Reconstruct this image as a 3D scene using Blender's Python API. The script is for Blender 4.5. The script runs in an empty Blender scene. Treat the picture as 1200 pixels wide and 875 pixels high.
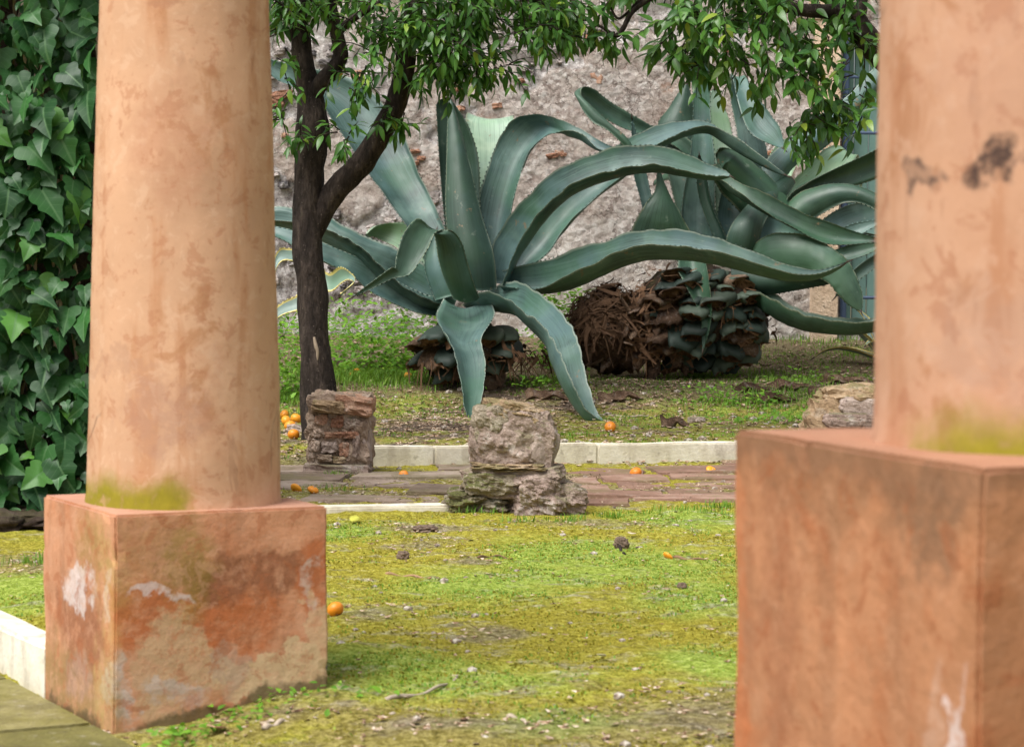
import bpy, bmesh, math, random
from mathutils import Vector, Matrix, Euler, noise
random.seed(7)
scene = bpy.context.scene
col = scene.collection
R = math.radians
# ------------------------------------------------------------------ camera
FPX, CX, CY = 2740.0, 600.0, 437.5
CAM = Vector((0, 0, 0.97))
CROT = (Matrix.Rotation(R(90) - math.atan(107.5 / FPX), 3, 'X') @ Matrix.Rotation(R(0.5), 3, 'Z'))
cd = bpy.data.cameras.new('camera'); cam = bpy.data.objects.new('camera', cd); col.objects.link(cam)
cam.matrix_world = Matrix.Translation(CAM) @ CROT.to_4x4()
cd.sensor_width = 36; cd.lens = FPX / 1200 * 36
cd.clip_start = 0.05; cd.clip_end = 1000
cd.dof.use_dof = True; cd.dof.focus_distance = 11.5; cd.dof.aperture_fstop = 10
scene.camera = cam
# ------------------------------------------------------------------ world, sun, exposure
SUN_EL, SUN_AZ = R(57), R(222)          # azimuth clockwise from +Y: high on the left
w = bpy.data.worlds.new('World'); scene.world = w; w.use_nodes = True
nt = w.node_tree; nt.nodes.clear()
sky = nt.nodes.new('ShaderNodeTexSky'); sky.sky_type = 'NISHITA'; sky.sun_disc = False
sky.sun_elevation = SUN_EL; sky.sun_rotation = SUN_AZ; sky.air_density = 1.0; sky.dust_density = 5.0; sky.ozone_density = 1.0
hsv = nt.nodes.new('ShaderNodeHueSaturation'); hsv.inputs['Saturation'].default_value = 0.25
bg = nt.nodes.new('ShaderNodeBackground'); bg.inputs['Strength'].default_value = 0.075
wo = nt.nodes.new('ShaderNodeOutputWorld')
nt.links.new(sky.outputs[0], hsv.inputs['Color']); nt.links.new(hsv.outputs[0], bg.inputs[0]); nt.links.new(bg.outputs[0], wo.inputs[0])
sd = bpy.data.lights.new('sun', 'SUN'); sd.energy = 1.5; sd.angle = R(38); sd.color = (1, .975, .94)
sun = bpy.data.objects.new('sun', sd); col.objects.link(sun)
sdir = Vector((math.sin(SUN_AZ) * math.cos(SUN_EL), math.cos(SUN_AZ) * math.cos(SUN_EL), math.sin(SUN_EL)))
sun.rotation_euler = sdir.to_track_quat('Z', 'Y').to_euler(); sun.location = (0, 0, 12)
vs = scene.view_settings; vs.view_transform = 'Standard'; vs.look = 'None'; vs.gamma = 1; vs.use_curve_mapping = False
vs.exposure = 1.4
# ------------------------------------------------------------------ geometry helpers
def ray(px, py): return CROT @ Vector(((px - CX) / FPX, -(py - CY) / FPX, -1))
def U(px, py, d): return CAM + ray(px, py) * d
def G(px, py, z):
    r = ray(px, py); return CAM + r * ((z - CAM.z) / r.z)
def PX(p):
    q = CROT.transposed() @ (p - CAM); d = -q.z
    return (CX + q.x / d * FPX, CY - q.y / d * FPX, d) if d > .1 else (-9999, -9999, d)
def sstep(a, b, x):
    t = min(1, max(0, (x - a) / (b - a))); return t * t * (3 - 2 * t)
def fb(x, y, z=0.0, o=4, lac=2.1, h=.5):
    s, a = 0, 1
    for i in range(o):
        s += a * noise.noise((x, y, z)); x *= lac; y *= lac; z = z * lac + 7.3; a *= h
    return s
def rnd(a, b): return a + (b - a) * random.random()
def mesh_obj(name, verts, faces, mats, parent=None, mi=None, smooth=True, uvs=None):
    me = bpy.data.meshes.new(name); me.from_pydata([tuple(v) for v in verts], [], faces)
    for m in (mats if isinstance(mats, (list, tuple)) else [mats]): me.materials.append(m)
    if mi: me.polygons.foreach_set('material_index', mi)
    if smooth: me.polygons.foreach_set('use_smooth', [True] * len(me.polygons))
    if uvs:
        l = me.uv_layers.new(name='UVMap'); vi = [0] * len(me.loops); me.loops.foreach_get('vertex_index', vi)
        fl = []
        for i in vi: fl.extend(uvs[i])
        l.data.foreach_set('uv', fl)
    me.update()
    o = bpy.data.objects.new(name, me); col.objects.link(o)
    if parent: o.parent = parent
    return o
def bm_obj(name, bm, mats, parent=None, smooth=False):
    me = bpy.data.meshes.new(name); bm.normal_update(); bm.to_mesh(me); bm.free()
    for m in (mats if isinstance(mats, (list, tuple)) else [mats]): me.materials.append(m)
    if smooth: me.polygons.foreach_set('use_smooth', [True] * len(me.polygons))
    o = bpy.data.objects.new(name, me); col.objects.link(o)
    if parent: o.parent = parent
    return o
def inst(name, me, parent, loc, rot, scale=(1, 1, 1)):
    o = bpy.data.objects.new(name, me); col.objects.link(o)
    o.parent = parent; o.matrix_local = Matrix.LocRotScale(Vector(loc), rot, Vector(scale)); return o
def empty(name, loc=(0, 0, 0), rz=0):
    o = bpy.data.objects.new(name, None); col.objects.link(o); o.location = loc; o.rotation_euler = (0, 0, rz)
    o.empty_display_size = .1; return o
def tag(o, label, cat, group=None):
    o['label'] = label; o['category'] = cat
    if group: o['group'] = group
    return o
def kind(o, k): o['kind'] = k; return o
def catmull(P, n):
    P = [list(p) for p in P]; m = len(P) - 1; out = []
    for i in range(n):
        t = i / (n - 1) * m; k = min(int(t), m - 1); f = t - k
        p0, p1, p2, p3 = P[max(k - 1, 0)], P[k], P[k + 1], P[min(k + 2, m)]
        out.append([.5 * (2 * b + (c - a) * f + (2 * a - 5 * b + 4 * c - d) * f * f + (3 * b - a - 3 * c + d) * f ** 3) for a, b, c, d in zip(p0, p1, p2, p3)])
    return out
def tube(V, F, pts, rad, n=7, rough=0, cap=True):
    """append a tapered tube to the lists V, F"""
    b0 = len(V); m = len(pts); up = Vector((.31, .22, .93))
    for i, p in enumerate(pts):
        t = (pts[min(i + 1, m - 1)] - pts[max(i - 1, 0)]).normalized()
        s = t.cross(up)
        if s.length < .1: s = t.cross(Vector((1, 0, 0)))
        s.normalize(); q = s.cross(t)
        for k in range(n):
            a = 2 * math.pi * k / n; r = rad[i]
            if rough: r *= 1 + rough * fb(p.x * 9 + math.cos(a) * 1.3, p.z * 5, math.sin(a) * 1.3 + p.y * 9, 3)
            V.append(p + (s * math.cos(a) + q * math.sin(a)) * r)
    for i in range(m - 1):
        for k in range(n):
            a = b0 + i * n + k; b = b0 + i * n + (k + 1) % n
            F.append((a, b, b + n, a + n))
    if cap:
        F.append(tuple(b0 + k for k in range(n))[::-1]); F.append(tuple(b0 + (m - 1) * n + k for k in range(n)))
def rock_bm(sx, sy, sz, seed, box=.6, amp=.12, freq=3.0, sub=3, facet=0):
    """lumpy stone: a cube subdivided, partly rounded, displaced by noise; origin at the bottom centre"""
    bm = bmesh.new(); bmesh.ops.create_cube(bm, size=2)
    bmesh.ops.subdivide_edges(bm, edges=bm.edges[:], cuts=2 ** sub - 1, use_grid_fill=True)
    for v in bm.verts:
        p = v.co.copy(); s = p.normalized() * 1.15
        p = p * box + s * (1 - box)
        q = p * freq * .5 + Vector((seed * 3.7, seed * 1.9, -seed))
        d = fb(q.x, q.y, q.z, 5, 2.2, .55)
        if facet: d = round(d * 4) / 4 * facet + d * (1 - facet)
        p += p.normalized() * d * amp * 2
        v.co = Vector((p.x * sx / 2, p.y * sy / 2, (p.z + 1) * sz / 2))
    return bm
# ------------------------------------------------------------------ material helper
class MT:
    def __init__(s, name, rough=.8, spec=.3):
        s.m = bpy.data.materials.new(name); s.m.use_nodes = True; s.t = s.m.node_tree
        s.b = s.t.nodes['Principled BSDF']; s.b.inputs['Roughness'].default_value = rough
        s.b.inputs['Specular IOR Level'].default_value = spec; s.tc = s.t.nodes.new('ShaderNodeTexCoord')
        s.P = s.tc.outputs['Object']; s.G = s.t.nodes.new('ShaderNodeNewGeometry')
    def new(s, t): return s.t.nodes.new(t)
    def set(s, sock, v):
        if isinstance(v, bpy.types.NodeSocket): s.t.links.new(v, sock)
        elif isinstance(v, (tuple, list)) and len(v) == 3 and sock.type == 'RGBA': sock.default_value = (*v, 1)
        else: sock.default_value = v
    def world(s): s.P = s.G.outputs['Position']; return s
    def map(s, scale, vec=None, loc=(0, 0, 0)):
        n = s.new('ShaderNodeMapping'); s.set(n.inputs[0], vec or s.P); n.inputs['Scale'].default_value = scale; n.inputs['Location'].default_value = loc; return n.outputs[0]
    def noise(s, sc, det=4, ro=.55, vec=None, dist=0, color=False):
        n = s.new('ShaderNodeTexNoise'); s.set(n.inputs['Vector'], vec or s.P); n.inputs['Scale'].default_value = sc
        n.inputs['Detail'].default_value = det; n.inputs['Roughness'].default_value = ro; n.inputs['Distortion'].default_value = dist
        return n.outputs['Color' if color else 0]
    def vor(s, sc, feat='F1', vec=None, out='Distance', rand=1):
        n = s.new('ShaderNodeTexVoronoi'); n.feature = feat; s.set(n.inputs['Vector'], vec or s.P); n.inputs['Scale'].default_value = sc
        n.inputs['Randomness'].default_value = rand; return n.outputs[out]
    def math(s, op, a, b=0.0, c=None):
        n = s.new('ShaderNodeMath'); n.operation = op; s.set(n.inputs[0], a); s.set(n.inputs[1], b)
        if c is not None: s.set(n.inputs[2], c)
        return n.outputs[0]
    def step(s, v, lo, hi, a=0.0, b=1.0):
        n = s.new('ShaderNodeMapRange'); n.interpolation_type = 'SMOOTHSTEP'; s.set(n.inputs[0], v)
        n.inputs[1].default_value = lo; n.inputs[2].default_value = hi; n.inputs[3].default_value = a; n.inputs[4].default_value = b; return n.outputs[0]
    def mix(s, f, a, b, mode='MIX'):
        n = s.new('ShaderNodeMix'); n.data_type = 'RGBA'; n.blend_type = mode; s.set(n.inputs[0], f); s.set(n.inputs[6], a); s.set(n.inputs[7], b); return n.outputs[2]
    def ramp(s, f, st):
        n = s.new('ShaderNodeValToRGB'); s.set(n.inputs[0], f); e = n.color_ramp.elements
        while len(e) < len(st): e.new(.5)
        for i, (p, c) in enumerate(st): e[i].position = p; e[i].color = (*c, 1)
        return n.outputs[0]
    def sep(s, v):
        n = s.new('ShaderNodeSeparateXYZ'); s.set(n.inputs[0], v); return n.outputs
    def spot(s, c, r, wob=.5, nsc=9, soft=.35, vec=None, broken=True):
        """noise-edged patch round c with radii r (object space)"""
        if not hasattr(s, 'W'):
            s.W = s.P
            for sc_, am in ((7, .10), (22, .05)):
                a1 = s.new('ShaderNodeVectorMath'); a1.operation = 'SUBTRACT'; s.set(a1.inputs[0], s.noise(sc_, 4, .65, None, 0, True)); a1.inputs[1].default_value = (.5, .5, .5)
                a2 = s.new('ShaderNodeVectorMath'); a2.operation = 'MULTIPLY_ADD'; s.set(a2.inputs[0], a1.outputs[0]); a2.inputs[1].default_value = (am * 2,) * 3; s.set(a2.inputs[2], s.W); s.W = a2.outputs[0]
        m = s.new('ShaderNodeMapping'); s.set(m.inputs[0], vec or s.W); m.inputs['Scale'].default_value = [1 / x for x in r]
        m.inputs['Location'].default_value = [-a / b for a, b in zip(c, r)]
        l = s.new('ShaderNodeVectorMath'); l.operation = 'LENGTH'; s.set(l.inputs[0], m.outputs[0])
        n = s.noise(nsc, 5, .6)
        v = s.math('ADD', l.outputs['Value'], s.math('MULTIPLY', s.math('SUBTRACT', n, .5), wob * 2.2))
        k = s.step(v, 1 + soft, 1 - soft)
        return s.math('MULTIPLY', k, s.step(s.noise(nsc * 3.5, 5, .7), .36, .52, .45, 1)) if broken else k
    def rand(s): return s.new('ShaderNodeObjectInfo').outputs['Random']
    def color(s, c): s.set(s.b.inputs['Base Color'], c); return s
    def rough(s, c): s.set(s.b.inputs['Roughness'], c); return s
    def bump(s, h, st=.5, d=.01):
        n = s.new('ShaderNodeBump'); n.inputs['Strength'].default_value = st; n.inputs['Distance'].default_value = d; s.set(n.inputs['Height'], h)
        s.t.links.new(n.outputs[0], s.b.inputs['Normal']); return s
    def translucent(s, colr, f):
        tr = s.new('ShaderNodeBsdfTranslucent'); s.set(tr.inputs[0], colr); mx = s.new('ShaderNodeMixShader'); mx.inputs[0].default_value = f
        s.t.links.new(s.b.outputs[0], mx.inputs[1]); s.t.links.new(tr.outputs[0], mx.inputs[2])
        out = s.t.nodes['Material Output']; s.t.links.new(mx.outputs[0], out.inputs[0]); return s
# ------------------------------------------------------------------ materials
def pillar_shaft_mat(name, light, mossz, seed, dark):
    m = MT(name, .85, .2); z = m.sep(m.P)[2]
    off = m.map((1, 1, 1), None, (seed, seed * 2, 0))
    big = m.noise(3.2, 5, .6, off); fine = m.noise(40, 4, .6, off)
    streak = m.noise(5, 4, .6, m.map((2.2, 2.2, .35), off), .4)
    c = m.ramp(big, [(.3, [x * .86 for x in light]), (.52, light), (.72, (light[0] * 1.08, light[1] * 1.14, light[2] * 1.2))])
    c = m.mix(m.math('MULTIPLY', m.step(streak, .53, .66), .7), c, (light[0] * .80, light[1] * .66, light[2] * .55))
    c = m.mix(m.math('MULTIPLY', m.step(m.noise(6.5, 6, .62, off, .6), .57, .66), .7), c, (light[0] * .72, light[1] * .58, light[2] * .45))
    c = m.mix(m.math('MULTIPLY', m.step(m.noise(2.1, 4, .6, m.map((1, 1, 1), off, (4, 1, 9))), .56, .7), .4), c, (light[0] * 1.0, light[1] * 1.1, light[2] * 1.25))
    cr = m.vor(2.6, 'DISTANCE_TO_EDGE', m.mix(.12, off, m.noise(4, 3, .6, off, 0, True)))
    crack = m.math('MULTIPLY', m.step(cr, .012, .002), m.step(m.noise(2.3, 2, .5, off), .54, .62))
    c = m.mix(m.math('MULTIPLY', crack, .6), c, (.12, .06, .035))
    mot = m.noise(17, 7, .72, off, .5)
    c = m.mix(m.math('MULTIPLY', m.step(mot, .545, .60), .50), c, (light[0] * .70, light[1] * .52, light[2] * .44))
    c = m.mix(m.math('MULTIPLY', m.step(mot, .45, .40), .42), c, (light[0] * 1.1, light[1] * 1.22, light[2] * 1.35))
    scr = m.noise(22, 3, .6, m.map((1, 1, .18), off, (2, 5, 1)), 1.2)
    c = m.mix(m.math('MULTIPLY', m.math('MULTIPLY', m.step(scr, .64, .67), m.step(big, .45, .55)), .4), c, (.25, .12, .07))
    c = m.mix(m.math('MULTIPLY', m.step(fine, .62, .75), .18), c, (.2, .1, .06))
    for (cc, rr, k, colr) in dark:
        c = m.mix(m.math('MULTIPLY', m.spot(cc, rr, .35, 10, .35), k), c, colr)
    ms = m.math('ADD', z, m.math('MULTIPLY', m.math('SUBTRACT', m.noise(9, 5, .6, m.map((1, 1, .5), off)), .5), .11))
    mk = m.math('MULTIPLY', m.step(ms, mossz[2] + .085, mossz[2] + .02), m.spot((mossz[0], mossz[1], mossz[2] + .03), (.17, .17, .30), .3, 8, .3, None, False))
    c = m.mix(m.math('MULTIPLY', mk, m.step(fine, .3, .5, .6, 1)), c, m.mix(fine, (.12, .10, .008), (.30, .25, .02)))
    m.color(c); m.bump(m.math('ADD', m.math('MULTIPLY', big, .6), m.math('MULTIPLY', fine, .25)), .35, .012); return m.m
def plinth_mat(name, base, red, grey, spots, seed, foot):
    m = MT(name, .88, .2); z = m.sep(m.P)[2]; off = m.map((1, 1, 1), None, (seed, seed * 1.7, seed))
    n1 = m.noise(4, 6, .6, off); n2 = m.noise(11, 5, .6, off); fine = m.noise(55, 4, .6, off)
    c = m.ramp(n1, [(.3, [x * .8 for x in base]), (.5, base), (.7, [min(1, x * 1.18) for x in base])])
    c = m.mix(m.math('MULTIPLY', m.step(n2, .5, .66), .45), c, red)
    streak = m.noise(9, 4, .6, m.map((1.6, 1.6, .22), off))
    c = m.mix(m.math('MULTIPLY', m.step(streak, .5, .68), .4), c, [x * .62 for x in base])
    c = m.mix(m.math('MULTIPLY', m.step(m.noise(6, 4, .6, m.map((1.4, 1.4, .3), off, (3, 3, 3))), .55, .7), .35), c, [min(1, x * 1.3) for x in base])
    for (cc, rr, k, colr, wob, nsc, soft) in spots:
        c = m.mix(m.math('MULTIPLY', m.spot(cc, rr, wob, nsc, soft), k), c, colr)
    mot = m.noise(15, 7, .72, off, .5)
    c = m.mix(m.math('MULTIPLY', m.step(mot, .54, .60), .5), c, [red[0] * .8, red[1] * .75, red[2] * .75])
    c = m.mix(m.math('MULTIPLY', m.step(mot, .45, .41), .30), c, [min(1, base[0] * 1.12), base[1] * 1.28, base[2] * 1.45])
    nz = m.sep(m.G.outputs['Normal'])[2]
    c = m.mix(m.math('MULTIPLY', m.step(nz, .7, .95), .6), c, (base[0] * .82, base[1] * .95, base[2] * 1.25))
    if not foot:
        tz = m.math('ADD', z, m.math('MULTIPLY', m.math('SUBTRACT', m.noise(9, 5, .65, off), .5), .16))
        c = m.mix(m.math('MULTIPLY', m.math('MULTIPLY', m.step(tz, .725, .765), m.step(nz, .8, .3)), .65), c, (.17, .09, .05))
    if foot:
        hz = m.math('ADD', m.math('SUBTRACT', z, m.math('MULTIPLY', m.sep(m.P)[0], .16)), m.math('MULTIPLY', m.math('SUBTRACT', m.noise(7, 5, .65, off), .5), -.20))
        c = m.mix(m.math('MULTIPLY', m.step(hz, foot + .012, foot - .012), .85), c, m.mix(n2, (.05, .042, .015), (.15, .105, .05)))
    c = m.mix(m.math('MULTIPLY', m.step(fine, .58, .78), .25), c, (.13, .08, .05))
    m.color(c); m.bump(m.math('ADD', n2, m.math('MULTIPLY', fine, .35)), .45, .012); return m.m
def ground_mat():
    m = MT('moss_and_earth', .95, .1).world(); P = m.P; y = m.sep(P)[1]
    big = m.noise(.9, 4, .6); med = m.noise(2.6, 5, .6); sm = m.noise(9, 6, .65); fine = m.noise(45, 5, .7); vf = m.noise(150, 3, .7)
    ff = m.step(m.math('ADD', m.math('MULTIPLY', fine, .5), m.math('MULTIPLY', vf, .5)), .36, .64)
    moss = m.ramp(ff, [(.05, (.17, .145, .016)), (.5, (.31, .27, .028)), (.95, (.48, .43, .08))])
    green = m.ramp(ff, [(.05, (.15, .21, .024)), (.5, (.25, .36, .05)), (.95, (.44, .53, .14))])
    earth = m.ramp(m.math('ADD', m.math('MULTIPLY', fine, .6), m.math('MULTIPLY', vf, .4)), [(.36, (.030, .019, .013)), (.48, (.115, .080, .056)), (.56, (.21, .16, .12)), (.68, (.46, .40, .33))])
    grey = m.ramp(fine, [(.36, (.12, .10, .07)), (.5, (.30, .27, .20)), (.62, (.55, .52, .44))])
    bed = m.step(m.math('ADD', y, m.math('MULTIPLY', m.math('SUBTRACT', med, .5), 1.2)), 11.5, 12.3)
    ga = m.new('ShaderNodeAttribute'); ga.attribute_name = 'green'; ba = m.new('ShaderNodeAttribute'); ba.attribute_name = 'bare'
    g = m.math('ADD', ga.outputs['Fac'], m.math('MULTIPLY', m.math('SUBTRACT', sm, .5), 1.1))
    c = m.mix(m.math('MULTIPLY', m.step(g, .1, 1.05), .85), moss, green)
    c = m.mix(m.math('MULTIPLY', m.step(m.noise(5.5, 6, .7, m.map((1, 1.6, 1), None, (9, 2, 0))), .53, .66), .6), c, grey)
    e = m.math('ADD', ba.outputs['Fac'], m.math('MULTIPLY', m.math('SUBTRACT', m.noise(6, 6, .7), .5), 1.3))
    c = m.mix(m.math('MULTIPLY', m.step(e, .35, .95), .7), c, m.mix(.35, earth, grey))
    near = m.step(m.math('ADD', y, m.math('MULTIPLY', m.math('SUBTRACT', sm, .5), 2.4)), 5.35, 4.7)
    c = m.mix(m.math('MULTIPLY', near, .45), c, m.mix(m.step(fine, .45, .62), earth, (.24, .19, .13)))
    e2 = m.noise(1.7, 6, .7, m.map((1, 1.3, 1), None, (1, 5, 0)))
    cb = m.mix(m.math('MULTIPLY', m.step(m.math('ADD', e2, m.math('MULTIPLY', m.math('SUBTRACT', ga.outputs['Fac'], ba.outputs['Fac']), .22)), .37, .52), .92), earth, m.mix(m.step(sm, .45, .6), m.mix(.35, moss, earth), m.mix(.3, green, moss)))
    deep = m.step(m.math('ADD', y, m.math('MULTIPLY', m.math('SUBTRACT', e2, .5), 2)), 14.6, 15.6)
    cb = m.mix(m.math('MULTIPLY', deep, .85), cb, earth)
    c = m.mix(bed, c, cb)
    c = m.mix(m.math('MULTIPLY', m.step(m.vor(38), .10, .05), m.step(m.noise(4, 3), .45, .6)), c, (.55, .50, .42))
    m.color(c); m.bump(m.math('ADD', m.math('ADD', m.math('MULTIPLY', sm, .5), fine), m.math('MULTIPLY', vf, .5)), .9, .02); return m.m
def paving_mat(name, c0, c1, c2, moss=.4, sc=1):
    m = MT(name, .9, .2).world(); r = m.rand(); n = m.noise(7 * sc, 6, .65); f = m.noise(60 * sc, 4, .6)
    c = m.ramp(m.math('ADD', m.math('MULTIPLY', n, .7), m.math('MULTIPLY', r, .3)), [(.3, c0), (.5, c1), (.7, c2)])
    c = m.mix(m.math('MULTIPLY', m.step(m.noise(3 * sc, 6, .7), .47, .60), moss), c, (.15, .13, .055))
    c = m.mix(m.math('MULTIPLY', m.step(f, .55, .7), .35), c, (.09, .065, .05))
    c = m.mix(m.math('MULTIPLY', m.step(m.noise(18 * sc, 5, .7), .58, .7), .4), c, (.40, .37, .31))
    m.color(c); m.bump(m.math('ADD', n, f), .7, .01); return m.m
def kerb_mat():
    m = MT('pale_kerb_stone', .8, .3).world(); n = m.noise(6, 6, .65); st = m.noise(14, 4, .6, m.map((1, 1, .25)))
    c = m.ramp(n, [(.3, (.50, .45, .35)), (.5, (.66, .61, .49)), (.7, (.78, .74, .64))])
    c = m.mix(m.math('MULTIPLY', m.step(st, .48, .66), .4), c, (.36, .30, .22))
    c = m.mix(m.math('MULTIPLY', m.step(m.noise(3, 5, .7), .57, .68), .6), c, (.27, .22, .15))
    nz = m.sep(m.G.outputs['Normal'])[2]
    c = m.mix(m.math('MULTIPLY', m.step(m.noise(25, 4, .6), .6, .75), .5), c, (.2, .17, .12))
    m.color(c); m.bump(m.math('ADD', n, m.noise(70, 3)), .4, .006); return m.m
def wall_mat():
    m = MT('weathered_plaster_wall', .92, .15).world(); x, y, z = m.sep(m.P)[:3]
    n = m.noise(2.2, 7, .68, None, .4); n2 = m.noise(9, 7, .72); f = m.noise(26, 7, .82); v = m.vor(16); v2 = m.vor(38)
    plast = m.ramp(m.math('ADD', m.math('MULTIPLY', n2, .5), m.math('MULTIPLY', f, .5)), [(.36, (.14, .095, .075)), (.44, (.42, .32, .27)), (.52, (.62, .52, .45)), (.62, (.92, .85, .78))])
    rub = m.ramp(m.math('ADD', m.math('MULTIPLY', f, .6), m.math('MULTIPLY', n2, .4)), [(.385, (.06, .05, .05)), (.44, (.34, .29, .28)), (.50, (.62, .56, .54)), (.58, (.97, .94, .92))])
    pale = m.ramp(m.math('ADD', m.math('MULTIPLY', n2, .6), m.math('MULTIPLY', f, .4)), [(.36, (.34, .27, .21)), (.47, (.68, .60, .53)), (.58, (.90, .86, .80))])
    ra = m.new('ShaderNodeAttribute'); ra.attribute_name = 'rub'
    k = m.step(m.math('ADD', ra.outputs['Fac'], m.math('MULTIPLY', m.math('SUBTRACT', n2, .5), .5)), .35, .65)
    c = m.mix(k, plast, rub)
    low = m.step(m.math('ADD', z, m.math('MULTIPLY', m.math('SUBTRACT', n, .5), 1.2)), 1.75, 1.25)
    c = m.mix(m.math('MULTIPLY', low, m.step(x, -.6, .3)), c, pale)
    c = m.mix(m.math('MULTIPLY', m.step(v2, .20, .06), .5), c, (.80, .75, .70))
    c = m.mix(m.math('MULTIPLY', m.step(m.noise(6, 6, .75, m.map((1, 1, 1), None, (5, 5, 5))), .60, .66), .6), c, (.13, .10, .10))
    c = m.mix(m.math('MULTIPLY', m.step(m.noise(4.4, 6, .75, m.map((1, 1, 1), None, (2, 7, 1))), .60, .66), .55), c, (.40, .19, .10))
    wv = m.mix(.12, m.P, m.noise(14, 5, .6, None, 0, True))
    for sc_, am in ((11, .22), (34, .5)):
        cell = m.sep(m.vor(sc_, 'F1', wv, 'Color'))[0]
        ag = m.ramp(cell, [(.0, (.14, .11, .10)), (.22, (.42, .35, .32)), (.55, (.66, .58, .53)), (.9, (1, .96, .92))])
        c = m.mix(m.math('MULTIPLY', m.step(m.noise(3.0, 5, .65, m.map((1, 1, 1), None, (sc_, 1, 3))), .40, .56), am), c, ag)
    cr = m.vor(3.2, 'DISTANCE_TO_EDGE', m.mix(.2, m.P, m.noise(6, 4, .6, None, 0, True)))
    c = m.mix(m.math('MULTIPLY', m.step(cr, .012, .003), .6), c, (.12, .08, .06))
    m.color(c); m.bump(m.math('ADD', m.math('ADD', m.math('MULTIPLY', v, -.7), m.math('MULTIPLY', n2, 1.4)), f), 1.0, .05); return m.m
def stone_mat(name, stops, lichen=(.60, .57, .5), mossk=.5, lk=.4, sc=1.0, rnd_=.3):
    m = MT(name, .92, .15).world(); n = m.noise(10 * sc, 7, .7, None, .3); f = m.noise(55 * sc, 5, .7)
    fac = m.math('ADD', m.math('MULTIPLY', n, .65), m.math('MULTIPLY', f, .35))
    if rnd_: fac = m.math('ADD', m.math('MULTIPLY', fac, 1 - rnd_ * .5), m.math('MULTIPLY', m.rand(), rnd_ * .5))
    c = m.ramp(fac, stops)
    c = m.mix(m.math('MULTIPLY', m.step(m.noise(14 * sc, 6, .7, m.map((1, 1, 1), None, (4, 4, 4))), .54, .64), lk), c, lichen)
    nz = m.sep(m.G.outputs['Normal'])[2]
    if mossk:
        mk = m.step(m.math('ADD', m.math('MULTIPLY', nz, .18), m.noise(8 * sc, 5, .65, m.map((1, 1, 1), None, (1, 9, 2)))), .60, .70)
        c = m.mix(m.math('MULTIPLY', mk, mossk), c, m.mix(f, (.045, .05, .012), (.17, .18, .05)))
    c = m.mix(m.math('MULTIPLY', m.step(m.noise(20 * sc, 5, .7, m.map((1, 1, 1), None, (8, 2, 2))), .6, .68), .7), c, (.07, .05, .04))
    m.color(c); m.bump(m.math('ADD', m.math('MULTIPLY', n, 1.5), f), .9, .02); return m.m
def agave_mat(name, c0, c1, edge, yellow=None):
    m = MT(name, .5, .5); uv = m.tc.outputs['UV']; u, v = m.sep(uv)[:2]; r = m.rand()
    streak = m.noise(1, 5, .6, m.map((46, 1.6, 1), uv)); n = m.noise(5, 5, .6); n2 = m.noise(17, 5, .65)
    c = m.mix(m.math('ADD', m.math('MULTIPLY', n, .8), m.math('MULTIPLY', r, .35)), c0, c1)
    c = m.mix(m.math('MULTIPLY', m.step(streak, .46, .64), .6), c, [x * .6 for x in c0])
    c = m.mix(m.math('MULTIPLY', m.step(m.noise(2.6, 4, .6, m.map((1, 1, 1), None, (2, 2, 2))), .48, .66), .65), c, (c1[0] * 1.55, c1[1] * 1.38, c1[2] * 1.38))
    c = m.mix(m.math('MULTIPLY', m.step(m.noise(1.8, 4, .6, m.map((1, 1, 1), None, (7, 3, 1))), .44, .62), .55), c, (c1[0] * .62, c1[1] * .86, c1[2] * .58))
    c = m.mix(m.math('MULTIPLY', m.step(m.noise(2.2, 4, .6, m.map((1, 1, 1), None, (1, 8, 4))), .50, .66), .5), c, (c1[0] * 1.0, c1[1] * 1.0, c1[2] * 1.22))
    c = m.mix(m.math('MULTIPLY', m.step(n2, .62, .72), .30), c, (.24, .27, .22))
    c = m.mix(m.math('MULTIPLY', m.step(m.noise(9, 6, .7, m.map((1, 1, 1), None, (6, 1, 6))), .64, .68), .8), c, (.17, .115, .065))
    e = m.math('ABSOLUTE', m.math('SUBTRACT', u, .5))
    for q_, k_ in ((.47, .30), (.60, .42)):        # faint bud imprints pressed into the leaf
        im = m.math('ABSOLUTE', m.math('SUBTRACT', m.math('ADD', e, m.math('ADD', m.math('MULTIPLY', v, k_), m.math('MULTIPLY', m.noise(3, 3, .6, m.map((1, 14, 1), uv)), .05))), q_))
        c = m.mix(m.math('MULTIPLY', m.step(im, .016, .003), .22), c, (c1[0] * 1.5, c1[1] * 1.35, c1[2] * 1.35))
    if yellow: c = m.mix(m.step(e, .36, .40), c, yellow)
    c = m.mix(m.math('MULTIPLY', m.step(e, .470, .492), .75), c, edge)
    c = m.mix(m.step(v, .965, .985), c, (.05, .03, .022))
    m.color(c); m.rough(m.step(n, .3, .7, .46, .62)); m.bump(m.math('ADD', m.math('MULTIPLY', streak, .6), n), .16, .008); return m.m
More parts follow.
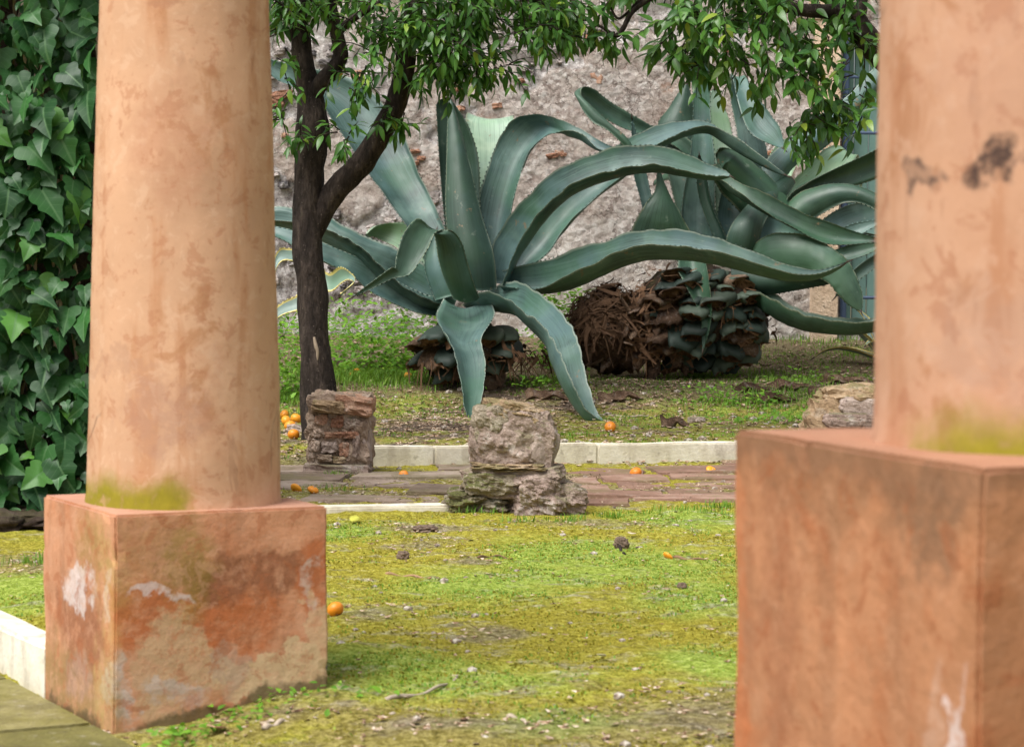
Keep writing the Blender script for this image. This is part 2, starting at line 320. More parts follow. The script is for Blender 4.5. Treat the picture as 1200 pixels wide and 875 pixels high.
def leaf_mat(name, c0, c1, young, rough=.36, tr=.18, vein=None):
    m = MT(name, rough, .36); r = m.rand(); g = m.new('ShaderNodeAttribute'); g.attribute_name = 'tint'
    f = m.math('FRACT', m.math('ADD', r, g.outputs['Fac']))
    c = m.mix(f, c0, c1); c = m.mix(m.step(f, .90, 1.0), c, young)
    if vein:
        u, v = m.sep(m.tc.outputs['UV'])[:2]
        e = m.math('ABSOLUTE', m.math('SUBTRACT', u, .5))
        c = m.mix(m.math('MULTIPLY', m.step(e, .035, .01), .55), c, vein)
        side = m.math('PINGPONG', m.math('ADD', m.math('MULTIPLY', v, 5), m.math('MULTIPLY', e, -3.5)), .5)
        c = m.mix(m.math('MULTIPLY', m.step(side, .07, .02), .28), c, vein)
    c = m.mix(m.math('MULTIPLY', m.noise(30, 3), .25), c, [x * .6 for x in c0])
    m.color(c); m.translucent(m.mix(.5, c, (c1[0] * 1.7, c1[1] * 1.5, c1[2])), tr); return m.m
def plain(name, c, rough=.7, var=.25, sc=20, spec=.3, metal=0, rk=.3):
    m = MT(name, rough, spec); n = m.noise(sc, 5, .6); r = m.rand()
    f = m.math('ADD', m.math('MULTIPLY', n, 1 - rk), m.math('MULTIPLY', r, rk))
    m.color(m.mix(f, [x * (1 - var) for x in c], [min(1, x * (1 + var)) for x in c])); m.bump(n, .4, .006)
    m.b.inputs['Metallic'].default_value = metal; return m.m
def bark_mat():
    m = MT('citrus_bark', .9, .2); n = m.noise(9, 6, .65, m.map((2, 2, .5))); f = m.noise(60, 5, .7, m.map((1, 1, .35)))
    c = m.ramp(m.math('ADD', m.math('MULTIPLY', n, .6), m.math('MULTIPLY', f, .4)), [(.36, (.007, .005, .004)), (.5, (.030, .022, .018)), (.66, (.085, .064, .052))])
    c = m.mix(m.math('MULTIPLY', m.step(m.vor(34), .16, .08), .4), c, (.20, .16, .13))
    c = m.mix(m.math('MULTIPLY', m.step(m.noise(4, 5, .7), .6, .7), .3), c, (.10, .10, .06))
    m.color(c); m.bump(m.math('ADD', m.math('MULTIPLY', n, 1.4), f), 1, .015); return m.m
def fruit_mat():
    m = MT('orange_peel', .42, .45); r = m.rand()
    c = m.mix(r, (.66, .19, .010), (.78, .32, .018)); c = m.mix(m.math('MULTIPLY', m.step(m.noise(30, 5, .6), .58, .7), .55), c, (.52, .15, .015))
    m.color(c); m.bump(m.vor(420), .25, .001); return m.m
KERB = kerb_mat(); GROUND = ground_mat(); WALL = wall_mat(); BARK = bark_mat(); FRUIT = fruit_mat()
AG = agave_mat('agave_skin_blue_green', (.009, .032, .027), (.080, .145, .126), (.27, .31, .25))
AGG = agave_mat('agave_skin_green', (.010, .032, .019), (.047, .100, .064), (.21, .23, .15))
AGP = agave_mat('agave_skin_pale', (.17, .28, .20), (.28, .38, .27), (.46, .46, .32))
AGD = agave_mat('agave_skin_shaded', (.012, .032, .022), (.034, .070, .052), (.13, .15, .10))  # darkened skin: shade put into the colour of the shadowed leaves
AGV = agave_mat('agave_skin_variegated', (.11, .17, .14), (.20, .28, .25), (.62, .52, .18), (.66, .56, .20))
STUBG = plain('pruned_leaf_skin', (.055, .075, .054), .6, .6, 9, .3, 0, .5)
STUBD = plain('pruned_leaf_skin_dark', (.022, .036, .028), .6, .6, 9, .3, 0, .5)
CUT = stone_mat('dry_cut_agave', [(.3, (.028, .015, .009)), (.48, (.12, .065, .034)), (.62, (.24, .14, .075)), (.74, (.38, .27, .16))], (.30, .23, .17), 0, .25, 1.6)
FIBRE = plain('dry_agave_fibre', (.16, .09, .052), .9, .85, 30, .15, 0, .6)
DEAD = stone_mat('dead_leaf_tissue', [(.3, (.03, .018, .012)), (.47, (.095, .056, .036)), (.6, (.22, .145, .095)), (.75, (.40, .34, .28))], (.36, .33, .30), 0, .3, 1.5)
CITRUS = leaf_mat('citrus_leaf', (.016, .070, .010), (.085, .215, .026), (.25, .36, .04), .34, .18, (.16, .26, .07))
LAUREL = leaf_mat('glossy_leaf', (.018, .075, .012), (.095, .225, .030), (.27, .34, .04), .32, .18, (.17, .27, .08))
IVY = leaf_mat('ivy_leaf', (.006, .040, .009), (.034, .130, .024), (.09, .24, .03), .48, .14, (.10, .20, .08))
CLOD = plain('brown_clod', (.15, .105, .075), .9, .5)
WEED = leaf_mat('weed_leaf', (.07, .20, .012), (.20, .40, .03), (.30, .42, .05), .6, .3)
GRASS = leaf_mat('grass_blade', (.07, .17, .014), (.20, .38, .035), (.34, .42, .08), .6, .3)
MOSSB = leaf_mat('moss_frond', (.20, .17, .012), (.34, .30, .03), (.26, .38, .05), .8, .2)
DRYLEAF = plain('dry_leaf', (.24, .15, .085), .85, .6, 25, .15, 0, .8)
TWIG = plain('grey_twig', (.38, .31, .24), .9, .3)
PEB = plain('pebble', (.42, .37, .31), .85, .45, 30, .2, 0, .7)
BRICKF = stone_mat('old_red_brick', [(.3, (.19, .085, .055)), (.5, (.40, .21, .135)), (.7, (.54, .36, .26))], (.58, .48, .40), .15, .5, 1.3)
MORTAR = stone_mat('old_mortar', [(.3, (.12, .08, .06)), (.44, (.32, .23, .17)), (.56, (.50, .38, .30)), (.7, (.64, .54, .44))], (.48, .42, .36), .25, .35)
SAND = stone_mat('tawny_sandstone', [(.3, (.15, .095, .055)), (.5, (.34, .235, .14)), (.7, (.50, .38, .25))], (.52, .46, .38), .55, .3)
GREYST = stone_mat('grey_pink_stone', [(.3, (.12, .085, .07)), (.46, (.31, .23, .19)), (.6, (.47, .37, .31)), (.74, (.62, .53, .47))], (.62, .58, .53), .55, .4)
RUBBLE = stone_mat('wall_rubble', [(.3, (.06, .055, .058)), (.46, (.25, .22, .21)), (.6, (.43, .37, .34)), (.75, (.66, .61, .57))], (.7, .67, .63), 0, .4, 1, .7)
PLPATCH = stone_mat('smooth_old_plaster', [(.3, (.24, .18, .15)), (.5, (.37, .29, .25)), (.7, (.50, .42, .37))], (.5, .47, .44), .1, .15, .6, .05)
MOSSY = stone_mat('mossy_stone', [(.3, (.09, .075, .045)), (.5, (.24, .20, .14)), (.7, (.42, .35, .27))], (.46, .44, .36), .9, .3)
PAVE = paving_mat('grey_pink_paver', (.13, .095, .07), (.25, .185, .14), (.38, .30, .24), .6)
CONC = paving_mat('mossy_concrete', (.11, .10, .03), (.18, .16, .05), (.28, .25, .12), .9)
SPINE = plain('agave_spine', (.05, .03, .022), .5)
PAVER = paving_mat('red_brick_paver', (.15, .085, .06), (.27, .16, .115), (.38, .26, .20), .5)
SOILSHADE = stone_mat('dark_soil_and_shade', [(.3, (.018, .012, .009)), (.5, (.05, .034, .025)), (.75, (.12, .09, .07))], (.14, .12, .10), .2, .2)
STEEL = plain('blue_painted_steel', (.055, .085, .15), .5, .25, 15, .4)
SHUT = plain('sea_green_paint', (.15, .26, .23), .6, .2, 12, .3)
CREAM = stone_mat('cream_plaster', [(.3, (.40, .27, .18)), (.5, (.60, .45, .32)), (.7, (.72, .58, .44))], (.66, .58, .48), 0, .2, .7, .05)
# ------------------------------------------------------------------ terrain
KA, KB = G(435, 551, .05), G(860, 543.5, .05)
KS = (KB.y - KA.y) / (KB.x - KA.x)
def kline(x): return KA.y + (x - KA.x) * KS
# left pillar plinth, fitted as a square from three top corners
def fit_square(N, L, Rr=None):
    e2 = L - N; a2 = math.atan2(e2.y, e2.x) - math.pi / 2; s = e2.length
    if Rr is not None:
        e1 = Rr - N; a1 = math.atan2(e1.y, e1.x); a = (a1 + a2) / 2; s = (e1.length + s) / 2
    else: a = a2
    ex = Vector((math.cos(a), math.sin(a), 0)); ey = Vector((-ex.y, ex.x, 0))
    return a, s, N + ex * s / 2 + ey * s / 2
LZ, RZ = .474, .785
La, Ls, Lc = fit_square(G(134, 603, LZ), G(42, 579.5, LZ), G(379, 593.6, LZ))
Ra, Rs, Rc = fit_square(G(1150.5, 548, RZ), G(862.5, 504.5, RZ))
Lex = Vector((math.cos(La), math.sin(La), 0)); Ley = Vector((-Lex.y, Lex.x, 0))
def H0(x, y):
    k = kline(x)
    s = (x - Lc.x) * Lex.x + (y - Lc.y) * Lex.y         # + = garden side of the colonnade
    h = .065 * sstep(-.35, .35, s) + .0
    b = .115 + .02 * sstep(12, 14.2, y) + .17 * sstep(14.2, 15.9, y) + .24 * sstep(16.2, 18.3, y)
    wl = .7 * sstep(-.62, -.80, x); t = sstep(k + .06 - wl, k + .12 + wl, y)
    return h * (1 - t) + b * t
def H(x, y):
    h = H0(x, y)
    return h + .012 * fb(x * 1.6, y * 1.6, 3, 3) + .006 * fb(x * 9, y * 9, 5, 3)
def GT(px, py):
    z = .05
    for i in range(30):
        p = G(px, py, z); z = z * .4 + H(p.x, p.y) * .6
    return G(px, py, z)
def steps(segs):
    out = []
    for a, b, s in segs:
        n = max(1, round((b - a) / s)); out += [a + (b - a) * i / n for i in range(n)]
    return out + [segs[-1][1]]
xs = steps([(-220, -40, 30), (-40, -8, 4), (-8, -2.6, .3), (-2.6, 2.6, .024), (2.6, 8, .3), (8, 40, 4), (40, 220, 30)])
ys = steps([(-60, -4, 8), (-4, 3.6, .3), (3.6, 9.4, .02), (9.4, 12.4, .03), (12.4, 18.4, .05), (18.4, 40, 2), (40, 300, 30)])
V = []
for y in ys:
    for x in xs:
        fine = abs(x) < 2.7 and 3.5 < y < 18.5
        h = H(x, y)
        if fine:
            m_ = max(0, fb(x * 3.1 + 5, y * 3.1, 1, 2))
            h += .010 * abs(noise.noise((x * 26, y * 26, 2))) + .006 * noise.noise((x * 60, y * 60, 4)) + .012 * m_
        V.append((x, y, h))
nx = len(xs)
F = [(j * nx + i, j * nx + i + 1, (j + 1) * nx + i + 1, (j + 1) * nx + i) for j in range(len(ys) - 1) for i in range(nx - 1)]
gnd = kind(mesh_obj('ground', V, F, GROUND), 'structure')
GBL = [(GT(px, py), rx, ry) for px, py, rx, ry in ((640, 650, .22, .5), (760, 665, .3, .55), (830, 700, .25, .4), (560, 690, .3, .4), (430, 780, .35, .25), (520, 800, .3, .2), (840, 780, .15, .3), (820, 610, .3, .4), (650, 850, .2, .15),
        (400, 625, .2, .3), (20, 700, .25, .4), (40, 690, .3, .4), (650, 680, .3, .3), (700, 640, .2, .3), (420, 440, .5, .9), (900, 487, .5, .4), (690, 470, .5, .5), (850, 445, .4, .4), (470, 480, .4, .4), (940, 410, .6, .6), (960, 440, .4, .4), (620, 455, .2, .3), (730, 470, .3, .3))]
BBL = [(GT(px, py), rx, ry) for px, py, rx, ry in ((230, 835, .35, .12), (520, 850, .3, .12), (810, 840, .25, .3), (330, 840, .3, .12), (580, 745, .15, .2), (430, 720, .12, .2), (560, 660, .1, .15), (480, 640, .2, .2), (600, 560, 1.5, .18), (500, 585, 1.2, .45), (800, 580, 1.0, .45), (640, 570, 1.2, .4), (420, 565, .5, .4),
        (700, 615, .4, .15), (500, 500, .5, .5), (640, 420, .6, .6), (700, 425, .7, .5), (900, 440, .6, .7), (350, 540, .5, .7), (950, 420, .5, .6), (440, 470, .2, .4), (600, 505, .3, .2), (500, 620, .3, .15), (760, 450, .5, .3), (25, 660, .5, .35), (545, 430, .7, .5))]  # last patch is dark soil that also stands for the agave's shade
def blobs(B, x, y): return max(0, max(math.exp(-((x - p.x) / rx) ** 2 - ((y - p.y) / ry) ** 2) for p, rx, ry in B))
def green(x, y): return .10 + blobs(GBL, x, y) * 1.0 + .35 * fb(x * 1.3 + 8, y * 1.3, 2, 3)
def bare(x, y): return blobs(BBL, x, y) * .8 + .30 * fb(x * 1.9 + 2, y * 1.9, 6, 3)
for nm, fn in (('green', green), ('bare', bare)):
    at = gnd.data.attributes.new(nm, 'FLOAT', 'POINT')
    at.data.foreach_set('value', [fn(v[0], v[1]) if abs(v[0]) < 2.8 and 3.4 < v[1] < 18.5 else .2 for v in V])
# ------------------------------------------------------------------ kerbs
def slab(name, p0, p1, wid, z0, z1, mat, parent, jit=.004, cuts=5):
    """bevelled, slightly uneven stone bar from p0 to p1 (its front top edge line), depth wid to the left of travel"""
    d = (p1 - p0); L = d.length; d.normalize(); n = Vector((-d.y, d.x, 0))
    bm = bmesh.new(); bmesh.ops.create_cube(bm, size=1)
    for v in bm.verts:
        v.co = Vector(((v.co.x + .5) * L, (v.co.y + .5) * wid, z0 + (v.co.z + .5) * (z1 - z0)))
    bmesh.ops.bevel(bm, geom=bm.edges[:], offset=.008, segments=2, affect='EDGES')
    lng = [e for e in bm.edges if abs(e.verts[0].co.x - e.verts[1].co.x) > L * .5]
    bmesh.ops.subdivide_edges(bm, edges=lng, cuts=cuts)
    for v in bm.verts:
        q = p0 + d * v.co.x + n * v.co.y
        o = jit * fb(q.x * 5, q.y * 5, v.co.z * 9 + 3, 3)
        v.co = Vector((q.x + n.x * o, q.y + n.y * o, v.co.z + o * 1.2))
    return bm_obj(name, bm, mat, parent)
kdir = Vector((1, KS, 0)).normalized()
ke = kind(empty('kerb', (KA.x, KA.y, 0)), 'structure')
def kx(px): 
    p = G(px, 548, .05); return p.x
joints = [kx(432), kx(510), kx(608), kx(701), kx(872), kx(1045), 3.0, 3.8, 4.6]
for a, b in zip(joints[:-1], joints[1:]):
    g = .0012
    s_ = slab('kerb_slab', Vector((a + g, kline(a + g), 0)) - Vector((KA.x, KA.y, 0)), Vector((b - g, kline(b - g), 0)) - Vector((KA.x, KA.y, 0)), .10, -.05, .165 + rnd(-.004, .004), KERB, ke)
# low kerb along the front of the path (behind the left pillar)
A_, B_ = G(300, 607, .06), G(572, 600, .06)
ke2 = kind(empty('path_edging', A_), 'structure')
for i in range(-2, 1):
    d = (B_ - A_); slab('kerb_slab', d * (i + .003), d * (i + .997), .10, -.12, .035 + .004 * i, KERB, ke2)
# white kerb running back from the left pillar, in line with its side
Lcorner = Lc - Lex * Ls / 2 + Ley * Ls / 2
k0 = Lcorner + Lex * .004
ke3 = kind(empty('colonnade_kerb', (k0.x, k0.y, 0)), 'structure')
for i in range(4):
    a = Ley * (i * .9 + .004); b = Ley * ((i + 1) * .9 - .004)
    slab('kerb_slab', b, a, .085, -.1, .125, KERB, ke3)       # travelled back to front so that its thickness lies on the garden side
# ------------------------------------------------------------------ brick and stone path
path = kind(empty('path', (0, (A_.y + KA.y) / 2, 0)), 'structure')
y0p, y1p = 9.34, kline(0) - .28
def paver(cx, cy, lx, ly, z, mat, seed):
    bm = bmesh.new(); n = 7; pts = []
    for cxx, cyy in ((-1, -1), (0, -1), (1, -1), (1, 0), (1, 1), (0, 1), (-1, 1), (-1, 0)):
        pts.append((cxx * lx / 2 * rnd(.86, 1), cyy * ly / 2 * rnd(.86, 1)))
    tp = [bm.verts.new((x, y, rnd(-.004, .004))) for x, y in pts]; bt = [bm.verts.new((x * 1.04, y * 1.04, -.06)) for x, y in pts]
    bm.faces.new(tp)
    for i in range(8): bm.faces.new((bt[i], bt[(i + 1) % 8], tp[(i + 1) % 8], tp[i]))
    bmesh.ops.bevel(bm, geom=[e for e in bm.edges if e.verts[0] in tp and e.verts[1] in tp], offset=.006, segments=2, affect='EDGES')
    o = bm_obj('paver', bm, mat, path); o.location = (cx, cy - path.location.y, z); o.rotation_euler = (rnd(-.02, .02), rnd(-.02, .02), rnd(-.06, .06)); return o
row = 0; yy = y0p
while yy < y1p:
    ly = rnd(.24, .42); xx = -3.2 + rnd(0, .3)
    while xx < 3.4:
        lx = rnd(.26, .62); cxp = xx + lx / 2; cyp = yy + ly / 2 + KS * cxp
        if cyp < kline(cxp) - .25 and random.random() < (.93 if abs(cxp) < 1.6 else .8):
            edge = cyp > kline(cxp) - .45
            if not (edge and random.random() < .45):
                paver(cxp, cyp, lx * 1.0, ly * 1.0, H0(cxp, cyp) + rnd(.006, .020), PAVER if cxp > .05 + rnd(-.1, .1) else PAVE, row)
        xx += lx
    yy += ly; row += 1
# mossy concrete slabs in the lower left, outside the colonnade
lp = kind(empty('pavement', (Lc.x - .4, Lc.y - .7, 0)), 'structure')
for i in range(-3, 4):
    for j in range(3):
        c_ = Lcorner - Lex * (.30 + j * .56) + Ley * (-.75 + i * .62)
        bm = bmesh.new(); bmesh.ops.create_cube(bm, size=1)
        bmesh.ops.scale(bm, verts=bm.verts, vec=(.55, .61, .07)); bmesh.ops.bevel(bm, geom=bm.edges[:], offset=.008, segments=2, affect='EDGES')
        o = bm_obj('paving_slab', bm, CONC, lp); o.rotation_euler = (rnd(-.006, .006), rnd(-.006, .006), La); o.location = (c_.x - lp.location.x, c_.y - lp.location.y, -.010 + rnd(-.002, .003))
# ------------------------------------------------------------------ pillars
def pillar(name, a, s, c, ztop, zbot, r0, slope, pm, sm, label):
    e = empty(name, (c.x, c.y, zbot), a); h = ztop - zbot
    bm = bmesh.new(); bmesh.ops.create_cube(bm, size=1)
    bmesh.ops.scale(bm, verts=bm.verts, vec=(s, s, h)); bmesh.ops.translate(bm, verts=bm.verts, vec=(0, 0, h / 2))
    bmesh.ops.bevel(bm, geom=bm.edges[:], offset=.005, segments=2, affect='EDGES')
    bmesh.ops.subdivide_edges(bm, edges=[x for x in bm.edges if x.calc_length() > .15], cuts=24, use_grid_fill=True)
    for v in bm.verts:
        p = v.co; o = .0035 * fb(p.x * 3 + a * 9, p.y * 3, p.z * 3, 3) + .0009 * fb(p.x * 22, p.y * 22 + a, p.z * 22, 3)
        ed = max(0, 1 - (s / 2 - min(s / 2, max(abs(p.x), abs(p.y)))) * 90)
        chip = max(0, fb(p.x * 11, p.y * 11 + 4 * a, p.z * 11, 3) - .45) * .018
        corner = abs(p.x) > s * .47 and abs(p.y) > s * .47 or p.z > h * .97 and max(abs(p.x), abs(p.y)) > s * .47
        p.x *= 1 + (o - (chip if corner else 0)) / (s / 2); p.y *= 1 + (o - (chip if corner else 0)) / (s / 2)
        if p.z > h - .02: p.z += o * .5 - (chip * .5 if corner else 0)
    pl = bm_obj('plinth', bm, pm, e, False)
    n, V, F = 72, [], []; m = 70; top = 2.75 - ztop
    for j in range(m):
        t = j / (m - 1); z = h + .0 + top * t - .012
        for k in range(n):
            th = 2 * math.pi * k / n
            r = r0 - slope * (z - h) + .004 * fb(math.cos(th) * 1.2, math.sin(th) * 1.2 + a, z * 2.2, 3) + .0012 * fb(math.cos(th) * 7, math.sin(th) * 7, z * 12 + a, 3)
            if j == 0: r += .004
            V.append((r * math.cos(th), r * math.sin(th), z))
    for j in range(m - 1):
        for k in range(n): F.append((j * n + k, j * n + (k + 1) % n, (j + 1) * n + (k + 1) % n, (j + 1) * n + k))
    F.append(tuple(range((m - 1) * n, m * n)))
    mesh_obj('column_shaft', V, F, sm, e)
    return tag(e, label, 'pillar')
h = Ls / 2
def onF(u, v, r, k, colr, wob=.35, nsc=9, soft=.3): return ((-h + u * Ls, -h, v * LZ), (r[0] * Ls, .12, r[1] * LZ), k, colr, wob, nsc, soft)
def onL(u, v, r, k, colr, wob=.35, nsc=9, soft=.3): return ((-h, -h + u * Ls, v * LZ), (.05, r[0] * Ls, r[1] * LZ), k, colr, wob, nsc, soft)
REDB, BEI, GRY, WHT, OLV, BRN = (.40, .125, .045), (.52, .37, .22), (.36, .30, .22), (.62, .56, .55), (.22, .165, .03), (.25, .10, .05)
lspots = [onF(.32, .50, (.42, .16), .95, REDB, .45, 8), onF(.62, .70, (.36, .12), .95, BRN, .45, 8), onF(.95, .62, (.10, .20), .85, REDB, .4),
          onF(.30, .25, (.20, .28), .9, (.47, .31, .18), .35, 7, .12), onF(.78, .22, (.42, .135), .95, BEI, .3, 7, .08), onF(.52, .28, (.10, .16), .6, (.38, .26, .19), .3, 8, .12),
          onF(.98, .42, (.10, .2), .8, BEI, .3, 7, .1), onF(.33, .76, (.10, .24), .55, OLV, .4, 8, .5), onF(.12, .80, (.13, .25), .25, OLV, .4, 8, .5),
          onF(.20, .60, (.11, .035), .6, WHT, .6, 14), onF(.06, .20, (.055, .16), .8, (.46, .40, .36), .4, 10), onF(.28, .16, (.10, .06), .6, (.46, .40, .37), .5, 12), onF(.42, .10, (.16, .09), .5, REDB, .4, 8),
          onF(.93, .66, (.05, .07), .6, (.5, .42, .36), .5, 12),
          onL(.45, .42, (.34, .22), .85, BRN, .35, 8), onL(.5, .62, (.20, .09), .7, WHT, .4, 11, .25), onL(.15, .62, (.06, .08), .5, WHT, .5, 12),
          onL(.5, .12, (.7, .2), .75, (.24, .165, .06), .35, 7, .5), onL(.3, .80, (.2, .2), .5, OLV, .4, 8, .5), onL(.10, .40, (.12, .5), .4, (.46, .33, .12), .4, 8, .5), onL(.45, .22, (.18, .12), .6, (.36, .22, .17), .3, 9)]
LPM = plinth_mat('left_plinth_plaster', (.49, .24, .135), (.42, .15, .062), GRY, lspots, 2.3, .052)
def lo(a, dx, dy, z): return (dx * math.cos(a) + dy * math.sin(a), -dx * math.sin(a) + dy * math.cos(a), z)
LSM = pillar_shaft_mat('left_column_plaster', (.53, .312, .190), lo(La, -.13, -.19, LZ), 1.3, [(lo(La, 0, -.2, 1.27), (.09, .09, .14), .5, (.40, .19, .11)), (lo(La, -.03, -.2, .68), (.09, .09, .07), .5, (.36, .20, .14)), (lo(La, .10, -.2, .70), (.05, .05, .10), .4, (.40, .18, .10)), (lo(La, -.02, -.2, 1.57), (.05, .05, .02), .6, (.34, .16, .09)), (lo(La, -.12, -.15, .78), (.12, .12, .02), .4, (.36, .2, .13))])
pillar('pillar', La, Ls, Lc, LZ, 0, .217, .0265, LPM, LSM, 'slim peach plaster pillar on a patchy, peeling plinth with green moss at the foot of the shaft')
h = Rs / 2
rsp = [((-h, -h + .045, .49), (.06, .012, .075), .75, (.62, .53, .52), .3, 14, .4), ((-h, -h + .085, .50), (.06, .02, .06), .35, (.52, .36, .28), .4, 14, .4), ((-h, h * .6, .55), (.05, .06, .3), .5, BRN, .4, 7, .5),
       ((-h, -h * .2, .75), (.1, .4, .04), .6, (.22, .11, .055), .5, 7, .6), ((0, -h, .5), (.5, .05, .5), .4, (.28, .12, .05), .3, 6, .4), ((-h, h * .95, .42), (.05, .035, .3), .6, REDB, .4, 7, .4), ((-h, -h * .6, .72), (.06, .05, .06), .6, (.15, .085, .05), .5, 9, .5)]  # the face-wide brown patch paints the right face darker, as shade
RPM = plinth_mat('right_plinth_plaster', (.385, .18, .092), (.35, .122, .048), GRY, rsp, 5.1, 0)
RSM = pillar_shaft_mat('right_column_plaster', (.45, .252, .158), lo(Ra, -.06, -.23, RZ - .015), 4.7, [(lo(Ra, -.205, -.117, 1.098), (.030, .034, .024), .85, (.08, .05, .04)), (lo(Ra, -.150, -.182, 1.101), (.034, .034, .027), .95, (.05, .03, .025)), (lo(Ra, -.095, -.216, 1.103), (.024, .03, .024), .8, (.10, .06, .05)), (lo(Ra, -.12, -.2, .90), (.09, .09, .06), .35, (.32, .2, .15)), (lo(Ra, -.10, -.2, 1.2), (.12, .12, .08), .3, (.36, .2, .14))])
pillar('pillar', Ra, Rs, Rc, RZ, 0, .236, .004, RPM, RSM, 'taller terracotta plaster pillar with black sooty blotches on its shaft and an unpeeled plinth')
# ------------------------------------------------------------------ garden wall at the back
WY = 18.15
GX0 = U(984, 200, WY).x; GX1 = GX0 + 1.3; GZ = 2.9
def rubm(x, z): return sstep(.02, .12, fb(x * .8 + 3, z * .8, 2, 3) + .22 * fb(x * 4, z * 4, 8, 3) - x * .12)
def wall_strip(name, x0, x1, z0, z1, parent, mat, res=.03, amp=1.0):
    RB = []; nxw = max(2, int((x1 - x0) / res)); nzw = max(2, int((z1 - z0) / res)); V, F = [], []
    for j in range(nzw + 1):
        for i in range(nxw + 1):
            x = x0 + (x1 - x0) * i / nxw; z = z0 + (z1 - z0) * j / nzw
            ru = rubm(x, z); RB.append(ru)
            d = .032 * (1 - ru) + .03 * fb(x * 1.3, z * 1.3, 0, 3) + amp * ru * (.045 * fb(x * 5, z * 5, 1, 3) + .03 * abs(fb(x * 14, z * 14, 2, 2))) + .006 * fb(x * 16, z * 16, 4, 2)
            V.append((x, WY - d, z))
    b = nxw + 1
    for j in range(nzw):
        for i in range(nxw): F.append((j * b + i, j * b + i + 1, (j + 1) * b + i + 1, (j + 1) * b + i))
    # back, ends and top, so that the wall has its thickness
    n0 = len(V); 
    for x, z in ((x0, z0), (x1, z0), (x1, z1), (x0, z1)): V.append((x, WY + .45, z))
    c0, c1, c2, c3 = 0, nxw, nzw * b + nxw, nzw * b
    F += [(n0 + 1, n0, n0 + 3, n0 + 2), tuple(range(c3, c2 + 1)) + (n0 + 2, n0 + 3), tuple(i * b for i in range(nzw, -1, -1)) + (n0, n0 + 3), tuple(i * b + nxw for i in range(nzw + 1)) + (n0 + 2, n0 + 1)]
    o = mesh_obj(name, V, F, mat, parent); at = o.data.attributes.new('rub', 'FLOAT', 'POINT'); at.data.foreach_set('value', RB + [0.0] * 4); return o
gw = tag(empty('garden_wall', (0, WY + .2, 0)), 'tall weathered rubble wall with crumbling plaster behind both big agaves', 'wall')
for nm, a, b, z0, z1 in (('masonry', -8, GX0, .2, 4.4), ('masonry', GX0, GX1, GZ, 4.4), ('masonry', GX1, 8, .2, 4.4)):
    o = wall_strip(nm, a, b, z0, z1, gw, WALL, .026); o.location = (0, -gw.location.y, 0)
o = wall_strip('masonry', GX0, GX1, .2, .62, gw, WALL, .06); o.location = (0, -gw.location.y, 0)
def chip(mat, nm, px, py, sw, sh, i):
    p = U(px, py, WY); bm = rock_bm(1, .8, 1, i * 1.37, .6, .22, 2.6, 2)
    o = bm_obj(nm, bm, mat, gw, False); o.location = (p.x, WY - .004 - gw.location.y, p.z - sh / 2); o.scale = (sw, .11, sh); o.rotation_euler = (0, rnd(-.25, .25), 0)
bricks = [(700, 92, 18, 16), (420, 88, 13, 9), (333, 112, 26, 10), (325, 122, 20, 8), (487, 178, 13, 5), (494, 186, 12, 6), (488, 192, 10, 5), (536, 105, 22, 8), (540, 128, 12, 6), (655, 180, 12, 7), (660, 182, 10, 5), (648, 183, 16, 6), (583, 125, 14, 7), (610, 96, 12, 6), (520, 92, 16, 7), (372, 208, 12, 6), (470, 130, 10, 6), (905, 180, 20, 7), (888, 165, 16, 9), (896, 188, 22, 6), (850, 60, 14, 7), (935, 95, 14, 9), (625, 60, 12, 6), (560, 50, 12, 6), (690, 45, 14, 8), (335, 160, 10, 7), (505, 240, 12, 6), (840, 232, 14, 10), (846, 215, 12, 8), (843, 250, 10, 7)]
for i, (px, py, a, b) in enumerate(bricks): chip(BRICKF, 'brick', px, py, a / 175, b / 165, i)
i = 0
while i < 230:
    px, py = rnd(200, 760), rnd(-10, 340); p = U(px, py, WY)
    if rubm(p.x, p.z) < .6: continue
    a = rnd(.03, .10); chip(RUBBLE, 'rubble_stone', px, py, a, a * rnd(.5, .9), i + 50); i += 1
# barred opening with a green shutter in the wall
gr = tag(empty('window_grille', ((GX0 + GX1) / 2, WY - .03, .62)), 'blue steel window grille set in the rubble wall in front of sea green shutters', 'grille')
def bar(nm, p0, p1, r, mat, parent):
    V, F = [], []; tube(V, F, [Vector(p0), Vector(p1)], [r, r], 8); return mesh_obj(nm, V, F, mat, parent, smooth=False)
wgt = (GX1 - GX0)
GBX = U(990, 120, WY - .05).x - gr.location.x
for i in (0, 4): bar('upright_bar', (GBX + i * .16, 0, .01), (GBX + i * .16, 0, 2.26), .028 if i == 0 else .010, STEEL, gr)
for z in (.25, .74, 1.23, 1.52, 1.95): bar('cross_bar', (GBX, 0, z), (GBX + 1.0, 0, z), .013, STEEL, gr)
sh = tag(empty('window_shutter', ((GX0 + GX1) / 2, WY + .16, .64)), 'sea green boarded shutter behind the blue steel grille in the wall', 'shutter')
for i in range(11):
    bm = bmesh.new(); bmesh.ops.create_cube(bm, size=1); bmesh.ops.scale(bm, verts=bm.verts, vec=(wgt / 11 - .006, .03, 2.24)); bmesh.ops.bevel(bm, geom=bm.edges[:], offset=.006, segments=1, affect='EDGES')
    o = bm_obj('board', bm, SHUT, sh); o.location = (-wgt / 2 + (i + .5) * wgt / 11, 0, 1.13)
jb = tag(empty('plaster_pilaster', (U(967, 120, WY - .08).x, WY - .06, .3)), 'cream plaster strip beside the barred window', 'pilaster')
bm = rock_bm(.20, .16, 2.7, 3, 1.0, .012, 5, 4); bm_obj('shaft', bm, CREAM, jb)
bm = rock_bm(.28, .19, .14, 5, 1.0, .012, 5, 2); o = bm_obj('capital', bm, CREAM, jb); o.location.z = 2.7
